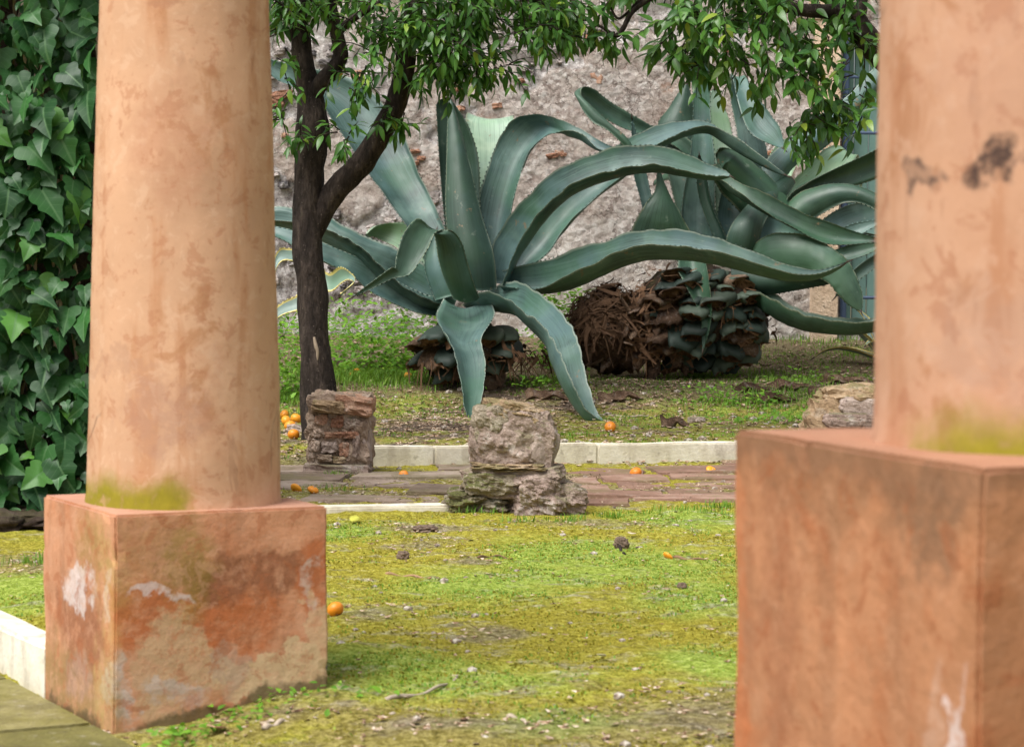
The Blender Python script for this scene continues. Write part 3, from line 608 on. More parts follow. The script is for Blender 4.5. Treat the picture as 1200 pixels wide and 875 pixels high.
# ------------------------------------------------------------------ agaves
def blade(parent, st, dc, mat, g=.2, dd=.0, thick=.034, teeth=.034, name='leaf', uvk=1):
    m = len(st) - 1; n = min(72, 7 * m + 1); S = catmull(st, n); A, B = [], []
    for i, (ax, ay, bx, by, off) in enumerate(S):
        t = i / (n - 1); k = dd * (1 - t ** 4) * (.6 + .4 * sstep(0, .15, t))
        A.append(U(ax, ay, dc + off + k / 2)); B.append(U(bx, by, dc + off - k / 2))
    return blade3(parent, A, B, mat, g, thick, teeth, name)
def blade3(parent, A, B, mat, g, thick, teeth, name='leaf'):
    n = len(A); Mi = [(a + b) / 2 for a, b in zip(A, B)]; V, F, UV = [], [], []; NT_ = 11; org = parent.location
    Ns = []
    for i in range(n):
        t = Mi[min(i + 1, n - 1)] - Mi[max(i - 1, 0)]; w_ = B[i] - A[i]; q = w_.cross(t)
        Ns.append(q.normalized() if q.length > 1e-7 else (Ns[-1] if Ns else Vector((0, -1, 0))))
    for _ in range(2): Ns = [(Ns[max(i - 1, 0)] + Ns[i] * 1.5 + Ns[min(i + 1, n - 1)]).normalized() for i in range(n)]
    for i in range(n):
        t = i / (n - 1); w_ = B[i] - A[i]; W = w_.length; nn = Ns[i]; T = min(thick * (1 - .78 * t), W * .35)
        for lay in (0, 1):                       # upper face, then under face; separate edge vertices keep the margin crisp
            for k in range(NT_):
                s = -1 + 2 * k / (NT_ - 1); dp = g * W * (1 - abs(s) ** 1.7)
                wv = .065 * W * abs(s) ** 3 * noise.noise((i * .33, s * 3, A[0].x * 5)) + .012 * W * noise.noise((i * .5, s * 2.2, A[0].z * 9))
                V.append(Mi[i] + w_ * (s * .5) - nn * dp + nn * wv - org - (nn * (T * (1 - s * s) ** .6 + .002) if lay else Vector())); UV.append((.5 + s * .5, t))
    b = 2 * NT_
    for i in range(n - 1):
        for k in range(NT_ - 1):
            p = i * b + k; F.append((p, p + 1, p + b + 1, p + b)); p += NT_; F.append((p + 1, p, p + b, p + b + 1))
        for k in (0, NT_ - 1):
            p = i * b + k; F.append((p, p + NT_, p + NT_ + b, p + b))
    F.append(tuple(range(NT_)) + tuple(range(2 * NT_ - 1, NT_ - 1, -1))); mi = [0] * len(F)
    if teeth:
        for E, sg in ((A, -1), (B, 1)):
            acc = 0
            for i in range(2, n - 2):
                seg = E[i + 1] - E[i]; L = seg.length; acc += L
                while acc > teeth:
                    acc -= teeth; f = max(0, 1 - acc / max(L, 1e-6)); p = E[i] + seg * f; out = (B[i] - A[i]).normalized() * sg
                    td = seg.normalized(); hh = .005 + .003 * random.random(); q = len(V); c = p - out * .003
                    V.extend([c - td * .009 - org, c + td * .009 - org, p + out * hh + td * .003 - org, c - Ns[i] * .006 - org]); UV.extend([(.03 if sg < 0 else .97, .5)] * 4)
                    F.extend([(q, q + 1, q + 2), (q + 1, q + 3, q + 2), (q + 3, q, q + 2)]); mi.extend([0] * 3)
    o = mesh_obj(name, V, F, mat, parent, mi, True, UV)
    if teeth:
        td = (Mi[-1] - Mi[-4]).normalized(); sv, sf = [], []
        tube(sv, sf, [Mi[-1] - td * .012 - org, Mi[-1] + td * .015 - org, Mi[-1] + td * .038 - org], [.0055, .004, .0006], 6); mesh_obj('spine', sv, sf, SPINE, o)
    return o
def stub_bm(seed):
    """a pruned leaf base: thick lens-shaped wedge along +Y, obliquely cut, with a ragged hollow cut face"""
    rn = random.Random(seed); bm = bmesh.new(); rings = []; n = 12; skew = rn.uniform(.5, 1.1); sx = rn.uniform(-.3, .3)
    for j, (y, w, t) in enumerate(((-.12, .58, .42), (.25, .62, .38), (.62, .54, .31), (1.0, .40, .24))):
        r = []
        for k in range(n):
            a = 2 * math.pi * k / n; x = math.cos(a) * w; z = math.sin(a) * t * (1 if math.sin(a) < 0 else .62) + .10 * abs(x) ** 1.5 - .12 * y * y
            yy = y + (z * skew * 1.4 + x * sx if j == 3 else 0) + (rn.uniform(-.13, .13) if j == 3 else 0)
            r.append(bm.verts.new((x, yy, z)))
        rings.append(r)
    for a, b in zip(rings[:-1], rings[1:]):
        for k in range(n): bm.faces.new((a[k], a[(k + 1) % n], b[(k + 1) % n], b[k]))
    e = rings[-1]; inner = [bm.verts.new((v.co.x * .72, v.co.y - .12 + rn.uniform(-.07, .07), v.co.z * .6 - .03)) for v in e]
    for k in range(n): bm.faces.new((e[k], e[(k + 1) % n], inner[(k + 1) % n], inner[k])).material_index = 1
    bm.faces.new(inner).material_index = 1
    return bm
STUBS = []
for i in range(6):
    for mt in (STUBG, STUBD, DEAD):
        bm = stub_bm(i * 7 + 1); me = bpy.data.meshes.new('leaf_base'); bm.normal_update(); bm.to_mesh(me); bm.free(); me.materials.append(mt); me.materials.append(CUT)
        me.polygons.foreach_set('use_smooth', [p.material_index == 0 for p in me.polygons]); STUBS.append(me)
def frame_from(d, up):
    d = d.normalized(); x = d.cross(up)
    if x.length < 1e-4: x = d.cross(Vector((1, 0, 0)))
    x.normalize(); z = x.cross(d); return Matrix((x, d, z)).transposed()
def agave_trunk(parent, c, ax, seed, mat=DEAD):
    bm = bmesh.new(); bmesh.ops.create_icosphere(bm, subdivisions=4, radius=1)
    for v in bm.verts:
        p = v.co * (1 + .16 * fb(v.co.x * 3 + seed, v.co.y * 3, v.co.z * 3, 4)); v.co = Vector((p.x * ax[0], p.y * ax[1], p.z * ax[2])) + c - parent.location
    return bm_obj('trunk', bm, mat, parent, True)
def stubs(parent, c, ax, spec, axis):
    """spec: (azimuth from the viewer's side, height -1..1, size, variant)"""
    for az, hz, sz, var, droop in spec:
        ca = math.sqrt(max(0, 1 - hz * hz)); n = Vector((math.sin(az) * ca, -math.cos(az) * ca, hz))
        p = c + Vector((n.x * ax[0], n.y * ax[1], n.z * ax[2])) * .9
        d = (n * .5 + Vector((-.30, -.72, -.10)) + Vector((rnd(-.3, .3), rnd(-.2, .2), -droop + rnd(-.15, .2)))).normalized()
        rot = frame_from(d, Vector((rnd(-.5, .5), 0, 1)) + n * .1)
        inst('leaf_base', STUBS[var % len(STUBS)], parent, p - parent.location, rot.to_quaternion(), (sz * .58, sz * rnd(.5, .85), sz * .6))
def fibres(parent, c, ax, n, seed, mat=FIBRE, zmin=.0, L=(.05, .19)):
    rn = random.Random(seed); V, F, T = [], [], []
    for i in range(n):
        az = rn.uniform(0, 2 * math.pi); hz = rn.uniform(zmin, 1); ca = math.sqrt(1 - hz * hz); nv = Vector((math.cos(az) * ca, math.sin(az) * ca, hz))
        p = c + Vector((nv.x * ax[0], nv.y * ax[1], nv.z * ax[2])) * (rn.uniform(.86, 1.06) + .28 * fb(nv.x * 2.3 + seed, nv.y * 2.3, nv.z * 2.3, 3)); d = Vector((rn.gauss(0, 1), rn.gauss(0, 1), rn.gauss(-.3, .8))); d = (d - nv * d.dot(nv) * .8).normalized()
        ln = rn.uniform(*L); wd = rn.choice((.003, .004, .006, .010, .018)); s = d.cross(nv).normalized(); m = 5; b = len(V); cu = rn.uniform(-.5, .9); cs = rn.uniform(-.6, .6)
        for j in range(m):
            t = j / (m - 1); q = p + d * ln * t - nv * (cu * ln * (t - .3) ** 2) + s * cs * ln * t * t + Vector((0, 0, -.25 * ln * t * t)); ww = wd * (1 - .7 * t)
            V.extend([q - s * ww - parent.location, q + s * ww + nv * ww * .5 - parent.location])
        for j in range(m - 1): F.append((b + 2 * j, b + 2 * j + 1, b + 2 * j + 3, b + 2 * j + 2))
    o = mesh_obj('dry_fibre', V, F, mat, parent); return kind(o, 'stuff')
D1 = 15.6
p1 = GT(548, 446)
ag1 = tag(empty('agave', (p1.x, D1, H(p1.x, D1))), 'huge blue-green agave with one long leaf arching down to the ground behind the stone stump', 'agave')
c1_ = U(548, 405, D1)
leaf1 = [
 ([(560,346,542,357,.05),(585,334,566,341,-.2),(606,329,592,348,-.4),(630,342,612,364,-.65),(654,362,632,377,-.85),(671,384,645,392,-1.05),(679,406,654,410,-1.2),(685,432,664,430,-1.35),(692,460,674,455,-1.45),(702,486,688,480,-1.5),(709,494,707,494,-1.52)], AG, .46, .30),
 ([(570,350,520,350,-.15),(580,367,511,370,-.5),(564,396,520,388,-.75),(567,412,532,410,-.88),(569,434,537,434,-1.0),(566,458,542,456,-1.15),(561,480,544,476,-1.25),(556,494,550,493,-1.3)], AG, .22, .14),
 ([(588,316,585,335,-.1),(628,307,628,338,-.3),(660,298,660,326,-.45),(690,288,690,311,-.55),(718,279,720,296,-.62),(750,270,750,288,-.7),(780,269,780,287,-.75),(810,272,810,289,-.8),(840,278,840,295,-.85),(870,289,870,303,-.88),(900,301,900,313,-.9),(930,312,930,320,-.92),(960,316,960,320,-.94),(994,306,994,307,-.95)], AG, .50, .25),
 ([(570,330,588,336,-.05),(577,288,600,302,-.12),(592,262,614,274,-.2),(612,236,634,247,-.28),(642,207,660,222,-.38),(680,186,688,208,-.45),(720,173,722,198,-.5),(748,170,754,193,-.53),(774,170.5,782,195,-.55),(802,179,806,201,-.55),(830,192,830,205,-.55),(850,200,848,206,-.55),(857,206,856,207,-.55)], AG, .40, .26),
 ([(594,308,606,322,.12),(612,270,640,298,.15),(636,240,662,268,.2),(668,210,694,234,.25),(705,183,738,200,.3),(740,160,770,170,.35),(770,148,792,158,.4),(800,141.5,812,150,.45),(834,144,834,148,.5),(858,168,861,160,.5),(879,184,880,173,.5),(898,196,904,191,.5),(923,207,923,206,.5)], AG, .32, .20),
 ([(552,320,590,310,.08),(560,240,598,252,.15),(570,200,608,208,.2),(584,165,622,176,.25),(602,140,639,160,.22),(632,134,650,156,.12),(660,142,668,153,.02),(682,152,686,159,-.03),(706,167,702,175,-.08),(738,180,737,182,-.1)], AG, .38, .16),
 ([(548,320,592,310,.3),(552,230,596,230,.4),(550,180,600,180,.46),(546,146,603,150,.52),(547,134,602,137,.62),(552,136,600,138,.85),(570,160,590,160,1.05),(578,185,582,185,1.12)], AGP, .10, .0),
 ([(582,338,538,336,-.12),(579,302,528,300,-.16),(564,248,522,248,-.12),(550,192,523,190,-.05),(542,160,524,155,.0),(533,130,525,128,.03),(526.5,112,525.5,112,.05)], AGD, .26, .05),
 ([(528,320,566,320,.1),(520,250,563,240,.16),(515,190,561,188,.18),(512,140,551,152,.18),(512,121,537,128,.18),(522,114,526,114,.18)], AGD, .34, .0),
 ([(562,348,530,348,-.3),(557,336,519,322,-.38),(548,308,513,300,-.45),(541,284,511,284,-.52),(529,270,506,270,-.6),(511,272,490,256,-.68),(502,290,474,272,-.76),(491,308,465,298,-.82),(479,322,463,313,-.86),(462,326,458,314,-.88),(438,337,436,330,-.9),(413,349,412,348,-.92)], AGG, .16, .05),
 ([(505,320,534,310,.08),(478,268,522,268,.15),(455,236,507,236,.25),(430,200,490,200,.35),(402,160,472,158,.45),(376,122,440,112,.55),(348,104,400,88,.6),(322,92,345,76,.6),(298,70,302,66,.6)], AG, .20, -.10),
 ([(537,362,540,336,-.1),(512,354,516,322,-.16),(482,340,488,302,-.2),(450,316,462,291,-.25),(430,295,438,280,-.27),(406,279,410,268,-.27),(378,267,382,252,-.24),(350,261,350,245,-.2),(322,259,322,242,-.15),(285,264,285,252,-.1),(250,280,250,278,-.05)], AG, .52, -.28),
 ([(530,372,536,350,-.12),(490,366,500,345,-.22),(450,350,458,325,-.32),(426,335,436,308,-.37),(410,320,412,298,-.4),(378,306,378,284,-.42),(350,291,350,272,-.42),(322,277,322,265,-.38),(290,272,290,264,-.33),(262,276,262,274,-.3)], AG, .2, -.12),
 ([(505,330,515,300,.25),(470,294,484,264,.5),(452,284,460,261,.62),(436,277,441,265,.58),(430,282,430,274,.5)], AGP, .2, .05),
 ([(510,352,532,346,-.16),(498,318,522,310,-.16),(500,292,516,280,-.1),(509,272,514,268,-.05)], AG, .2, .0),
 ([(556,330,575,330,.2),(566,285,590,290,.55),(580,262,600,268,.9),(600,262,610,270,1.2),(618,275,620,277,1.4)], AGG, .2, .05),
 ([(500,335,515,350,.1),(480,318,490,330,.5),(462,312,470,322,.9),(445,318,448,322,1.25)], AGG, .2, .05),
]
for st, mt, g, dd in leaf1: blade(ag1, st, D1, mt, g, dd)
agave_trunk(ag1, U(545, 415, D1 + .08), (.28, .26, .24), 1, SOILSHADE)
sp = []
for az, hz, sz, var, dr in ((.55, .25, .34, 3, .2), (.25, -.1, .30, 5, .4), (.85, -.05, .28, 6, .35), (.55, -.35, .27, 9, .4), (1.1, .3, .26, 0, .3), (1.15, -.4, .24, 12, .4), (-.5, .3, .30, 4, .3), (-.9, .15, .28, 8, .4), (-.25, -.2, .28, 7, .5), (-.65, -.25, .28, 11, .5), (0, -.55, .26, 14, .5), (.9, -.6, .24, 17, .5), (-1.2, -.3, .26, 13, .5), (-.4, -.6, .25, 16, .5), (1.5, 0, .28, 1, .3), (2.2, 0, .3, 4, .3), (-2.2, 0, .3, 7, .3), (3.0, .1, .3, 10, .3)):
    sp.append((az, hz, sz, var, dr))
stubs(ag1, U(545, 402, D1), (.33, .33, .30), sp, Vector((0, 0, 0)))
fibres(ag1, U(565, 425, D1) , (.5, .45, .12), 260, 3)
# second agave, leaning over to the left on a thick pruned trunk
D2 = 16.25
p2 = GT(820, 438)
ag2 = tag(empty('agave', (p2.x, D2, H(p2.x, D2))), 'tangled blue-green agave rising from a thick trunk of pruned leaf bases by the barred window', 'agave')
leaf2 = [
 ([(945,270,905,290,.05),(925,234,880,260,.1),(900,205,856,238,.1),(875,184,838,214,.05),(850,173,828,195,-.05),(838,180,831,205,-.2),(849,201,851,214,-.35),(869,215,874,231,-.45),(889,223,898,249,-.5),(912,234,920,261,-.52),(940,249,945,275,-.54),(966,258,966,285,-.55),(995,269,990,287,-.55),(1034,280,1034,283,-.55)], AGG, .30, .14),
 ([(915,275,900,280,0),(945,262,927,234,.05),(965,250,957,219,.05),(990,238,986,215,0),(1016,241,1016,222,-.05),(1050,264,1054,245,-.1),(1080,302,1083,297,-.15)], AGG, .2, -.05),
 ([(925,290,932,305,.18),(965,256,976,282,.25),(995,240,1006,268,.3),(1030,236,1040,258,.35),(1082,252,1082,256,.4)], AG, .2, .08),
 ([(903,275,932,275,.1),(925,230,958,232,.12),(960,207,988,222,.15),(1015,181,1030,208,.2),(1070,155,1080,180,.25),(1112,145,1112,147,.3)], AGG, .32, -.12),
 ([(898,275,935,262,.25),(918,226,955,228,.35),(945,196,985,206,.42),(966,175,1001,188,.48),(985,171,1006,182,.6),(1000,190,1010,200,.8),(1008,220,1010,222,.9)], AGP, .12, .0),
 ([(905,275,868,255,.2),(922,206,895,192,.3),(957,180,930,158,.35),(986,157,960,136,.4),(1016,124,995,110,.4),(1050,87,1030,75,.4),(1092,42,1088,38,.4)], AG, .30, .08),
 ([(895,275,865,275,.3),(903,215,868,212,.4),(896,165,864,160,.45),(880,118,856,115,.45),(872,88,857,86,.28),(886,110,866,124,.12),(903,134,877,153,.05),(914,150,893,165,0),(920,174,918,175,-.02)], AG, .16, .05),
 ([(800,290,838,285,0),(799,240,838,240,.05),(808,190,838,190,.1),(812,140,833,140,.15),(811,100,832,100,.15),(804,78,830,78,.12),(810,60,824,60,.08),(818,52,820,52,.06)], AG, .24, .04),
 ([(840,285,872,275,.3),(837,205,864,202,.38),(832,150,857,150,.42),(831,118,849,126,.42),(835,104,839,105,.42)], AGP, .12, .0),
 ([(832,275,800,275,.3),(824,205,783,205,.36),(816,146,770,151,.42),(812,118,784,126,.42),(806,98,802,98,.42)], AGD, .22, .0),
 ([(838,225,845,200,.25),(795,174,800,158,.28),(751,157,768,149,.25),(730,150,742,135,.2),(708,138,715,119,.15),(690,122,697,105,.08),(680,113,684,102,-.02),(681,126,682,113,-.12),(695,144,700,131,-.17),(712,153,716,146,-.2),(730,170,735,162,-.22),(748,190,750,187,-.22)], AGG, .26, -.06),
 ([(755,275,778,275,.1),(752,240,766,238,.12),(743,206,759,208,.14),(741,178,752,175,.14),(740,156,746,156,.12),(740,138,741,138,.1)], AG, .3, .0),
 ([(818,292,728,296,-.12),(808,270,741,266,-.22),(795,246,755,241,-.25),(783,226,767,224,-.22),(775,208,769,208,-.16),(772,192,770,192,-.1)], AGG, .12, .1),
 ([(838,290,856,286,-.1),(832,268,847,270,-.1),(820,235,834,240,-.08),(816,205,828,208,-.05),(818,182,821,182,0)], AGD, .4, .06),
 ([(843,290,882,284,.05),(841,250,876,246,.1),(849,215,882,215,.2),(862,190,885,190,.28),(872,172,876,172,.3)], AG, .22, .0),
 ([(888,308,846,302,-.22),(893,268,856,266,-.3),(906,246,878,238,-.12),(920,232,898,220,.12),(932,215,918,206,.3)], AGD, .22, .06),
 ([(876,296,886,304,-.12),(896,252,916,287,-.12),(925,261,945,288,-.12),(962,288,968,294,-.12)], AG, .16, .05),
 ([(868,300,882,324,-.25),(898,276,905,320,-.4),(924,273,930,320,-.5),(949,277,950,322,-.55),(976,291,962,327,-.6),(994,306,972,333,-.62),(1004,325,982,345,-.63),(1011,346,995,358,-.63),(1010,365,1008,365,-.63)], AGG, -.14, .05),
 ([(872,336,876,340,-.2),(900,340,900,347,-.38),(925,356,925,361,-.45),(949,366,949,370,-.5),(985,372,985,376,-.55),(1017,373,1017,377,-.6),(1050,368,1050,371,-.6),(1088,362,1088,363,-.6)], AGG, .40, .24),
 ([(870,338,858,308,-.2),(900,345,893,315,-.3),(940,339,935,318,-.4),(972,333,973,327,-.42)], AGD, .2, .05),
 ([(822,282,796,280,-.2),(829,315,794,312,-.36),(831,330,799,326,-.42),(834,356,808,343,-.5),(833,378,821,370,-.55),(829,395,822,392,-.57),(824,411,823,411,-.58)], AGG, .36, -.05),
 ([(972,276,985,287,-.3),(1000,262,1006,276,-.32),(1036,257,1036,260,-.34)], AG, .2, .04),
 ([(975,294,988,306,-.3),(1002,286,1009,301,-.32),(1042,284,1042,287,-.34)], AGG, .2, .04),
 ([(1045,300,1040,290,-.45),(1015,322,1010,308,-.55),(996,336,992,326,-.6),(979,349,978,348,-.62)], AGD, .25, .0),
 ([(1000,262,1002,270,-.2),(1050,268,1052,280,-.2),(1095,285,1095,287,-.2)], AG, .2, .05),
 ([(880,285,905,285,.35),(890,215,922,222,.75),(910,170,940,180,1.05),(940,160,950,170,1.25),(965,175,967,177,1.35)], AGP, .16, .0),
 ([(850,280,830,285,.3),(830,225,805,235,.7),(800,200,785,212,1.0),(770,210,766,218,1.2)], AGG, .16, .0),
]
for st, mt, g, dd in leaf2: blade(ag2, st, D2, mt, g, dd)
tc_ = U(818, 372, D2); tax = (.47, .42, .36)
agave_trunk(ag2, tc_, tax, 5, SOILSHADE)
sp = []; rn = random.Random(11)
for r_, hz in enumerate((.86, .66, .44, .2, -.04, -.28, -.52, -.76)):
    k = 8 if abs(hz) < .6 else 6
    for i in range(k):
        az = -.75 + 2.2 * (i + .5 * (r_ % 2)) / k + rn.uniform(-.1, .1)
        sp.append((az, hz + rn.uniform(-.07, .07), rn.uniform(.19, .36), rn.choice((0, 3, 6, 9, 12, 1, 4, 7, 2, 5)) if az > -.3 else rn.choice((2, 5, 8, 1, 4)), rn.uniform(.1, .6)))
stubs(ag2, tc_, tax, sp, Vector((.35, 0, -.15)))
sp = [(rn.uniform(1.8, 4.4), rn.uniform(-.4, .5), .3, rn.randrange(18), .3) for i in range(10)]; stubs(ag2, tc_, tax, sp, Vector((0, 0, 0)))
agave_trunk(ag2, U(714, 392, D2 - .05), (.24, .30, .27), 9, DEAD).name = 'fallen_trunk'
fibres(ag2, U(714, 392, D2 - .05), (.27, .34, .30), 2600, 5)
fibres(ag2, tc_, (.52, .48, .40), 420, 8, FIBRE, -.7, (.04, .14))
fibres(ag2, U(765, 390, D2 - .05), (.30, .36, .32), 1300, 6, FIBRE, -.5, (.04, .16))
rn = random.Random(4)
for i in range(120):
    az = rn.uniform(-1.9, 1.5); hz = rn.uniform(-.6, .8); ca = math.sqrt(1 - hz * hz); n_ = Vector((math.sin(az) * ca, -math.cos(az) * ca, hz))
    q = U(720 + rn.uniform(-10, 70), 394, D2 - .05) + Vector((n_.x * .25, n_.y * .31, n_.z * .28))
    s_ = rn.uniform(.07, .17); inst('dead_leaf_base', STUBS[rn.choice((2, 5, 8, 11, 14, 17))], ag2, q - ag2.location, (frame_from(n_ * .7 + Vector((rn.gauss(0, .7), rn.gauss(0, .5), rn.gauss(-.2, .7))), Vector((rn.gauss(0, .6), 0, 1)))).to_quaternion() , (s_ * .6, s_, s_ * .35))
# yellow-edged agaves
def radial_agave(px, d, n, L, label, extra=(), spread=1.0, skip=None):
    p = U(px, 430, d); e = tag(empty('variegated_agave', (p.x, p.y, H(p.x, p.y))), label, 'agave'); rn = random.Random(int(px))
    for i in range(n):
        az = i * 2.4; el = 1.25 - 1.0 * i / n; ln = L * rn.uniform(.8, 1.1); A, B = [], []
        if skip and skip(math.cos(az), math.sin(az)): continue
        side = Vector((-math.sin(az), math.cos(az), 0))
        for j in range(22):
            t = j / 21; e_ = el - spread * 1.1 * t * t * (1.3 - el * .5); 
            if j == 0: q = Vector(e.location) + Vector((0, 0, .06))
            else: q = q + Vector((math.cos(az) * math.cos(e_), math.sin(az) * math.cos(e_), math.sin(e_))) * ln / 21
            w_ = .055 * (.75 + .5 * math.sin(math.pi * min(1, t * 1.3))) * (1 - t ** 3) + .001; A.append(q + side * w_); B.append(q - side * w_)
        blade3(e, A, B, AGV, .18, .016, .03)
    for st in extra: blade(e, st, d, AGV, .16, .04, .014, .03)
    return e
radial_agave(262, 13.9, 13, .75, 'yellow-edged agave beside the dark citrus trunk, half hidden by the slim pillar', [
 [(300,372,310,380,-.1),(322,300,324,314,0),(340,291,344,306,.05),(365,300,368,320,.05),(384,320,384,342,0),(398,313,400,332,-.1),(409,318,408,328,-.2),(416,329,414,332,-.25),(398,350,396,346,-.3)],
 [(290,395,295,405,-.1),(323,360,326,372,-.1),(350,345,352,362,-.1),(372,336,372,342,-.1)]], 1.0, lambda cx, cy: cx > .75)
radial_agave(1040, 16.9, 11, .55, 'small yellow-edged agave at the foot of the wall, behind the tangled blue-green agave')
# ------------------------------------------------------------------ leaves for trees and climbers
def leaf_mesh(name, W, mat, n=5, fold=.25, curl=.25, shape=0):
    V, F, UV = [], [], []
    for i in range(n + 1):
        t = i / n; w_ = W * (math.sin(math.pi * min(1, t ** (.75 if shape else .85))) ** .8) * (1 - .25 * t) if 0 < t < 1 else 0.0
        z = -curl * t * t
        for s in (-1, 0, 1): V.append((s * w_ * .5, t, z + abs(s) * fold * w_ * .5)); UV.append((.5 + s * .5, t))
    for i in range(n):
        for s in (0, 1): a = i * 3 + s; F.append((a, a + 1, a + 4, a + 3))
    me = bpy.data.meshes.new(name); me.from_pydata(V, [], F); me.materials.append(mat)
    me.polygons.foreach_set('use_smooth', [True] * len(F)); l = me.uv_layers.new(name='UVMap')
    for k, lp_ in enumerate(me.loops): l.data[k].uv = UV[lp_.vertex_index]
    return me, V, F, UV
def ivy_mesh(mat, seed):
    """five-lobed ivy leaf: smooth outline, an inner ring and a midrib so that it can cup and fold"""
    rn = random.Random(seed); half = [(0, -.02), (.16, -.13), (.36, -.12), (.50, .04), (.47, .20), (.36, .31), (.40, .45), (.27, .60), (.14, .80), (0, 1.04)]
    k1 = rn.uniform(.8, 1.15); half = [(x * k1 * rn.uniform(.92, 1.08), y + rn.uniform(-.02, .02) * (0 < x)) for x, y in half]
    hs = catmull(half, 19); ring = [(x, y) for x, y in hs] + [(-x, y) for x, y in hs[-2:0:-1]]
    fold, cup, tipc = rn.uniform(.05, .3), rn.uniform(-.25, .3), rn.uniform(.05, .35)
    def zz(x, y): return fold * abs(x) - cup * (x * x + (y - .4) ** 2) - tipc * max(0, y - .3) ** 2 + .02 * math.sin(9 * x + 7 * y + seed)
    n = len(ring); V = [(x, y, zz(x, y)) for x, y in ring] + [(x * .5, .32 + (y - .32) * .5, zz(x * .5, .32 + (y - .32) * .5)) for x, y in ring] + [(0, .32, zz(0, .32))]
    F = []
    for i in range(n):
        j = (i + 1) % n; F.append((i, j, n + j, n + i)); F.append((n + i, n + j, 2 * n))
    UV = [(.5 + x * .8, y) for x, y, z in V]
    me = bpy.data.meshes.new('leaf'); me.from_pydata(V, [], F); me.materials.append(mat); me.polygons.foreach_set('use_smooth', [True] * len(F)); l = me.uv_layers.new(name='UVMap')
    for k, lp_ in enumerate(me.loops): l.data[k].uv = UV[lp_.vertex_index]
    return me, V, F, UV
def bake(name, items, mat, parent):
    """items: (matrix4, (mesh, V, F, UV)) -> one stuff part with a per-leaf tint"""
    V, F, UV, T = [], [], [], []
    for M_, (me, v, f, u) in items:
        b = len(V); V.extend(M_ @ Vector(q) for q in v); F.extend(tuple(b + k for k in t) for t in f); UV.extend(u); T.extend([random.random()] * len(v))
    o = mesh_obj(name, V, F, mat, parent, None, True, UV); at = o.data.attributes.new('tint', 'FLOAT', 'POINT'); at.data.foreach_set('value', T)
    return kind(o, 'stuff')
def in_view(p):
    x, y, d = PX(p); return 0 < x < 1200 and -5 < y < 875 and not (100 < x < 322) and x < 1020
def leaves_to(parent, items, mat, nparts=300, stuff='foliage'):
    vis = [it for it in items if in_view(it[0].translation)]
    vis.sort(key=lambda it: it[0].translation.y - it[0].to_scale()[0] * 10); ids = set(id(it) for it in vis[:nparts])
    inv = Matrix.Translation(-Vector(parent.location))
    for it in vis[:nparts]:
        l, r, s = (inv @ it[0]).decompose(); inst('leaf', it[1][0], parent, l, r, s)
    bake(stuff, [(inv @ it[0], it[1]) for it in items if id(it) not in ids], mat, parent)
def twig(out, TV, TF, org, start, d, L, nl, meshes, size, rn, droop=.5):
    pts = [start]; dirs = []; m = 7; q = start.copy(); dv = d.normalized()
    for j in range(m):
        dv = (dv + Vector((rn.uniform(-.16, .16), rn.uniform(-.16, .16), -droop / m + rn.uniform(-.1, .1)))).normalized(); q = q + dv * L / m; pts.append(q.copy()); dirs.append(dv.copy())
    tube(TV, TF, [p - org for p in pts], [.0042 * (1 - .75 * j / m) for j in range(m + 1)], 4, 0, False)
    for i in range(nl):
        t = (i + .6) / nl; k = min(m - 1, int(t * m)); f = t * m - k; p = pts[k].lerp(pts[k + 1], f); dv = dirs[k]
        az = i * 2.4 + rn.uniform(-.5, .5); s = dv.cross(Vector((.2, .1, 1))).normalized(); u = s.cross(dv)
        od = (dv * rn.uniform(.3, .9) + (s * math.cos(az) + u * math.sin(az)) * rn.uniform(.6, 1) + Vector((0, 0, -rn.uniform(.0, .8)))).normalized()
        rot = frame_from(od, Vector((rn.uniform(-.6, .6), rn.uniform(-.9, .3), 1))); sc = size * rn.uniform(.6, 1.15)
        M_ = Matrix.Translation(p + od * .006) @ rot.to_4x4() @ Matrix.Diagonal((sc, sc, sc, 1)); out.append((M_, meshes[rn.randrange(len(meshes))]))
def limb(parent, name, st, d0, mat=BARK, n=12, rough=.16, base=None):
    """st: (px, py, depth, radius_px)"""
    S = catmull(st, 6 * (len(st) - 1) + 1); V, F = [], []
    tube(V, F, [U(a, b, d) - parent.location for a, b, d, r in S], [r * d / FPX for a, b, d, r in S], n, rough); return mesh_obj(name, V, F, mat, parent)
# ------------------------------------------------------------------ citrus tree
DT = 12.45
tb = U(375, 505, DT); t1 = tag(empty('citrus_tree', (tb.x, tb.y, H(tb.x, tb.y))), 'citrus tree with dark forked trunk growing behind the brick stump', 'tree')
gy = PX(Vector(t1.location))[1]
limb(t1, 'trunk', [(378, gy + 6, DT, 30), (376, gy - 14, DT, 23), (372, 440, DT, 20.5), (368, 395, DT, 17.5), (366, 345, DT, 17.5), (361, 295, DT, 18), (361, 245, DT, 17.5), (363, 195, DT, 17.5), (366, 150, DT, 19.5), (363, 110, DT, 14.5), (356, 75, DT, 12), (351, 34, DT, 11.5), (347, 0, DT, 11), (340, -50, DT, 10), (322, -120, DT - .05, 8), (300, -200, DT - .1, 4)], DT, BARK, 14)
limb(t1, 'limb', [(366, 275, DT, 12), (382, 238, DT, 15), (404, 212, DT - .02, 15), (428, 186, DT - .05, 14), (450, 150, DT - .08, 13.5), (466, 115, DT - .1, 13), (474, 80, DT - .12, 12), (479, 40, DT - .15, 11), (488, 0, DT - .18, 10), (505, -60, DT - .2, 8), (540, -130, DT - .25, 4)], DT)
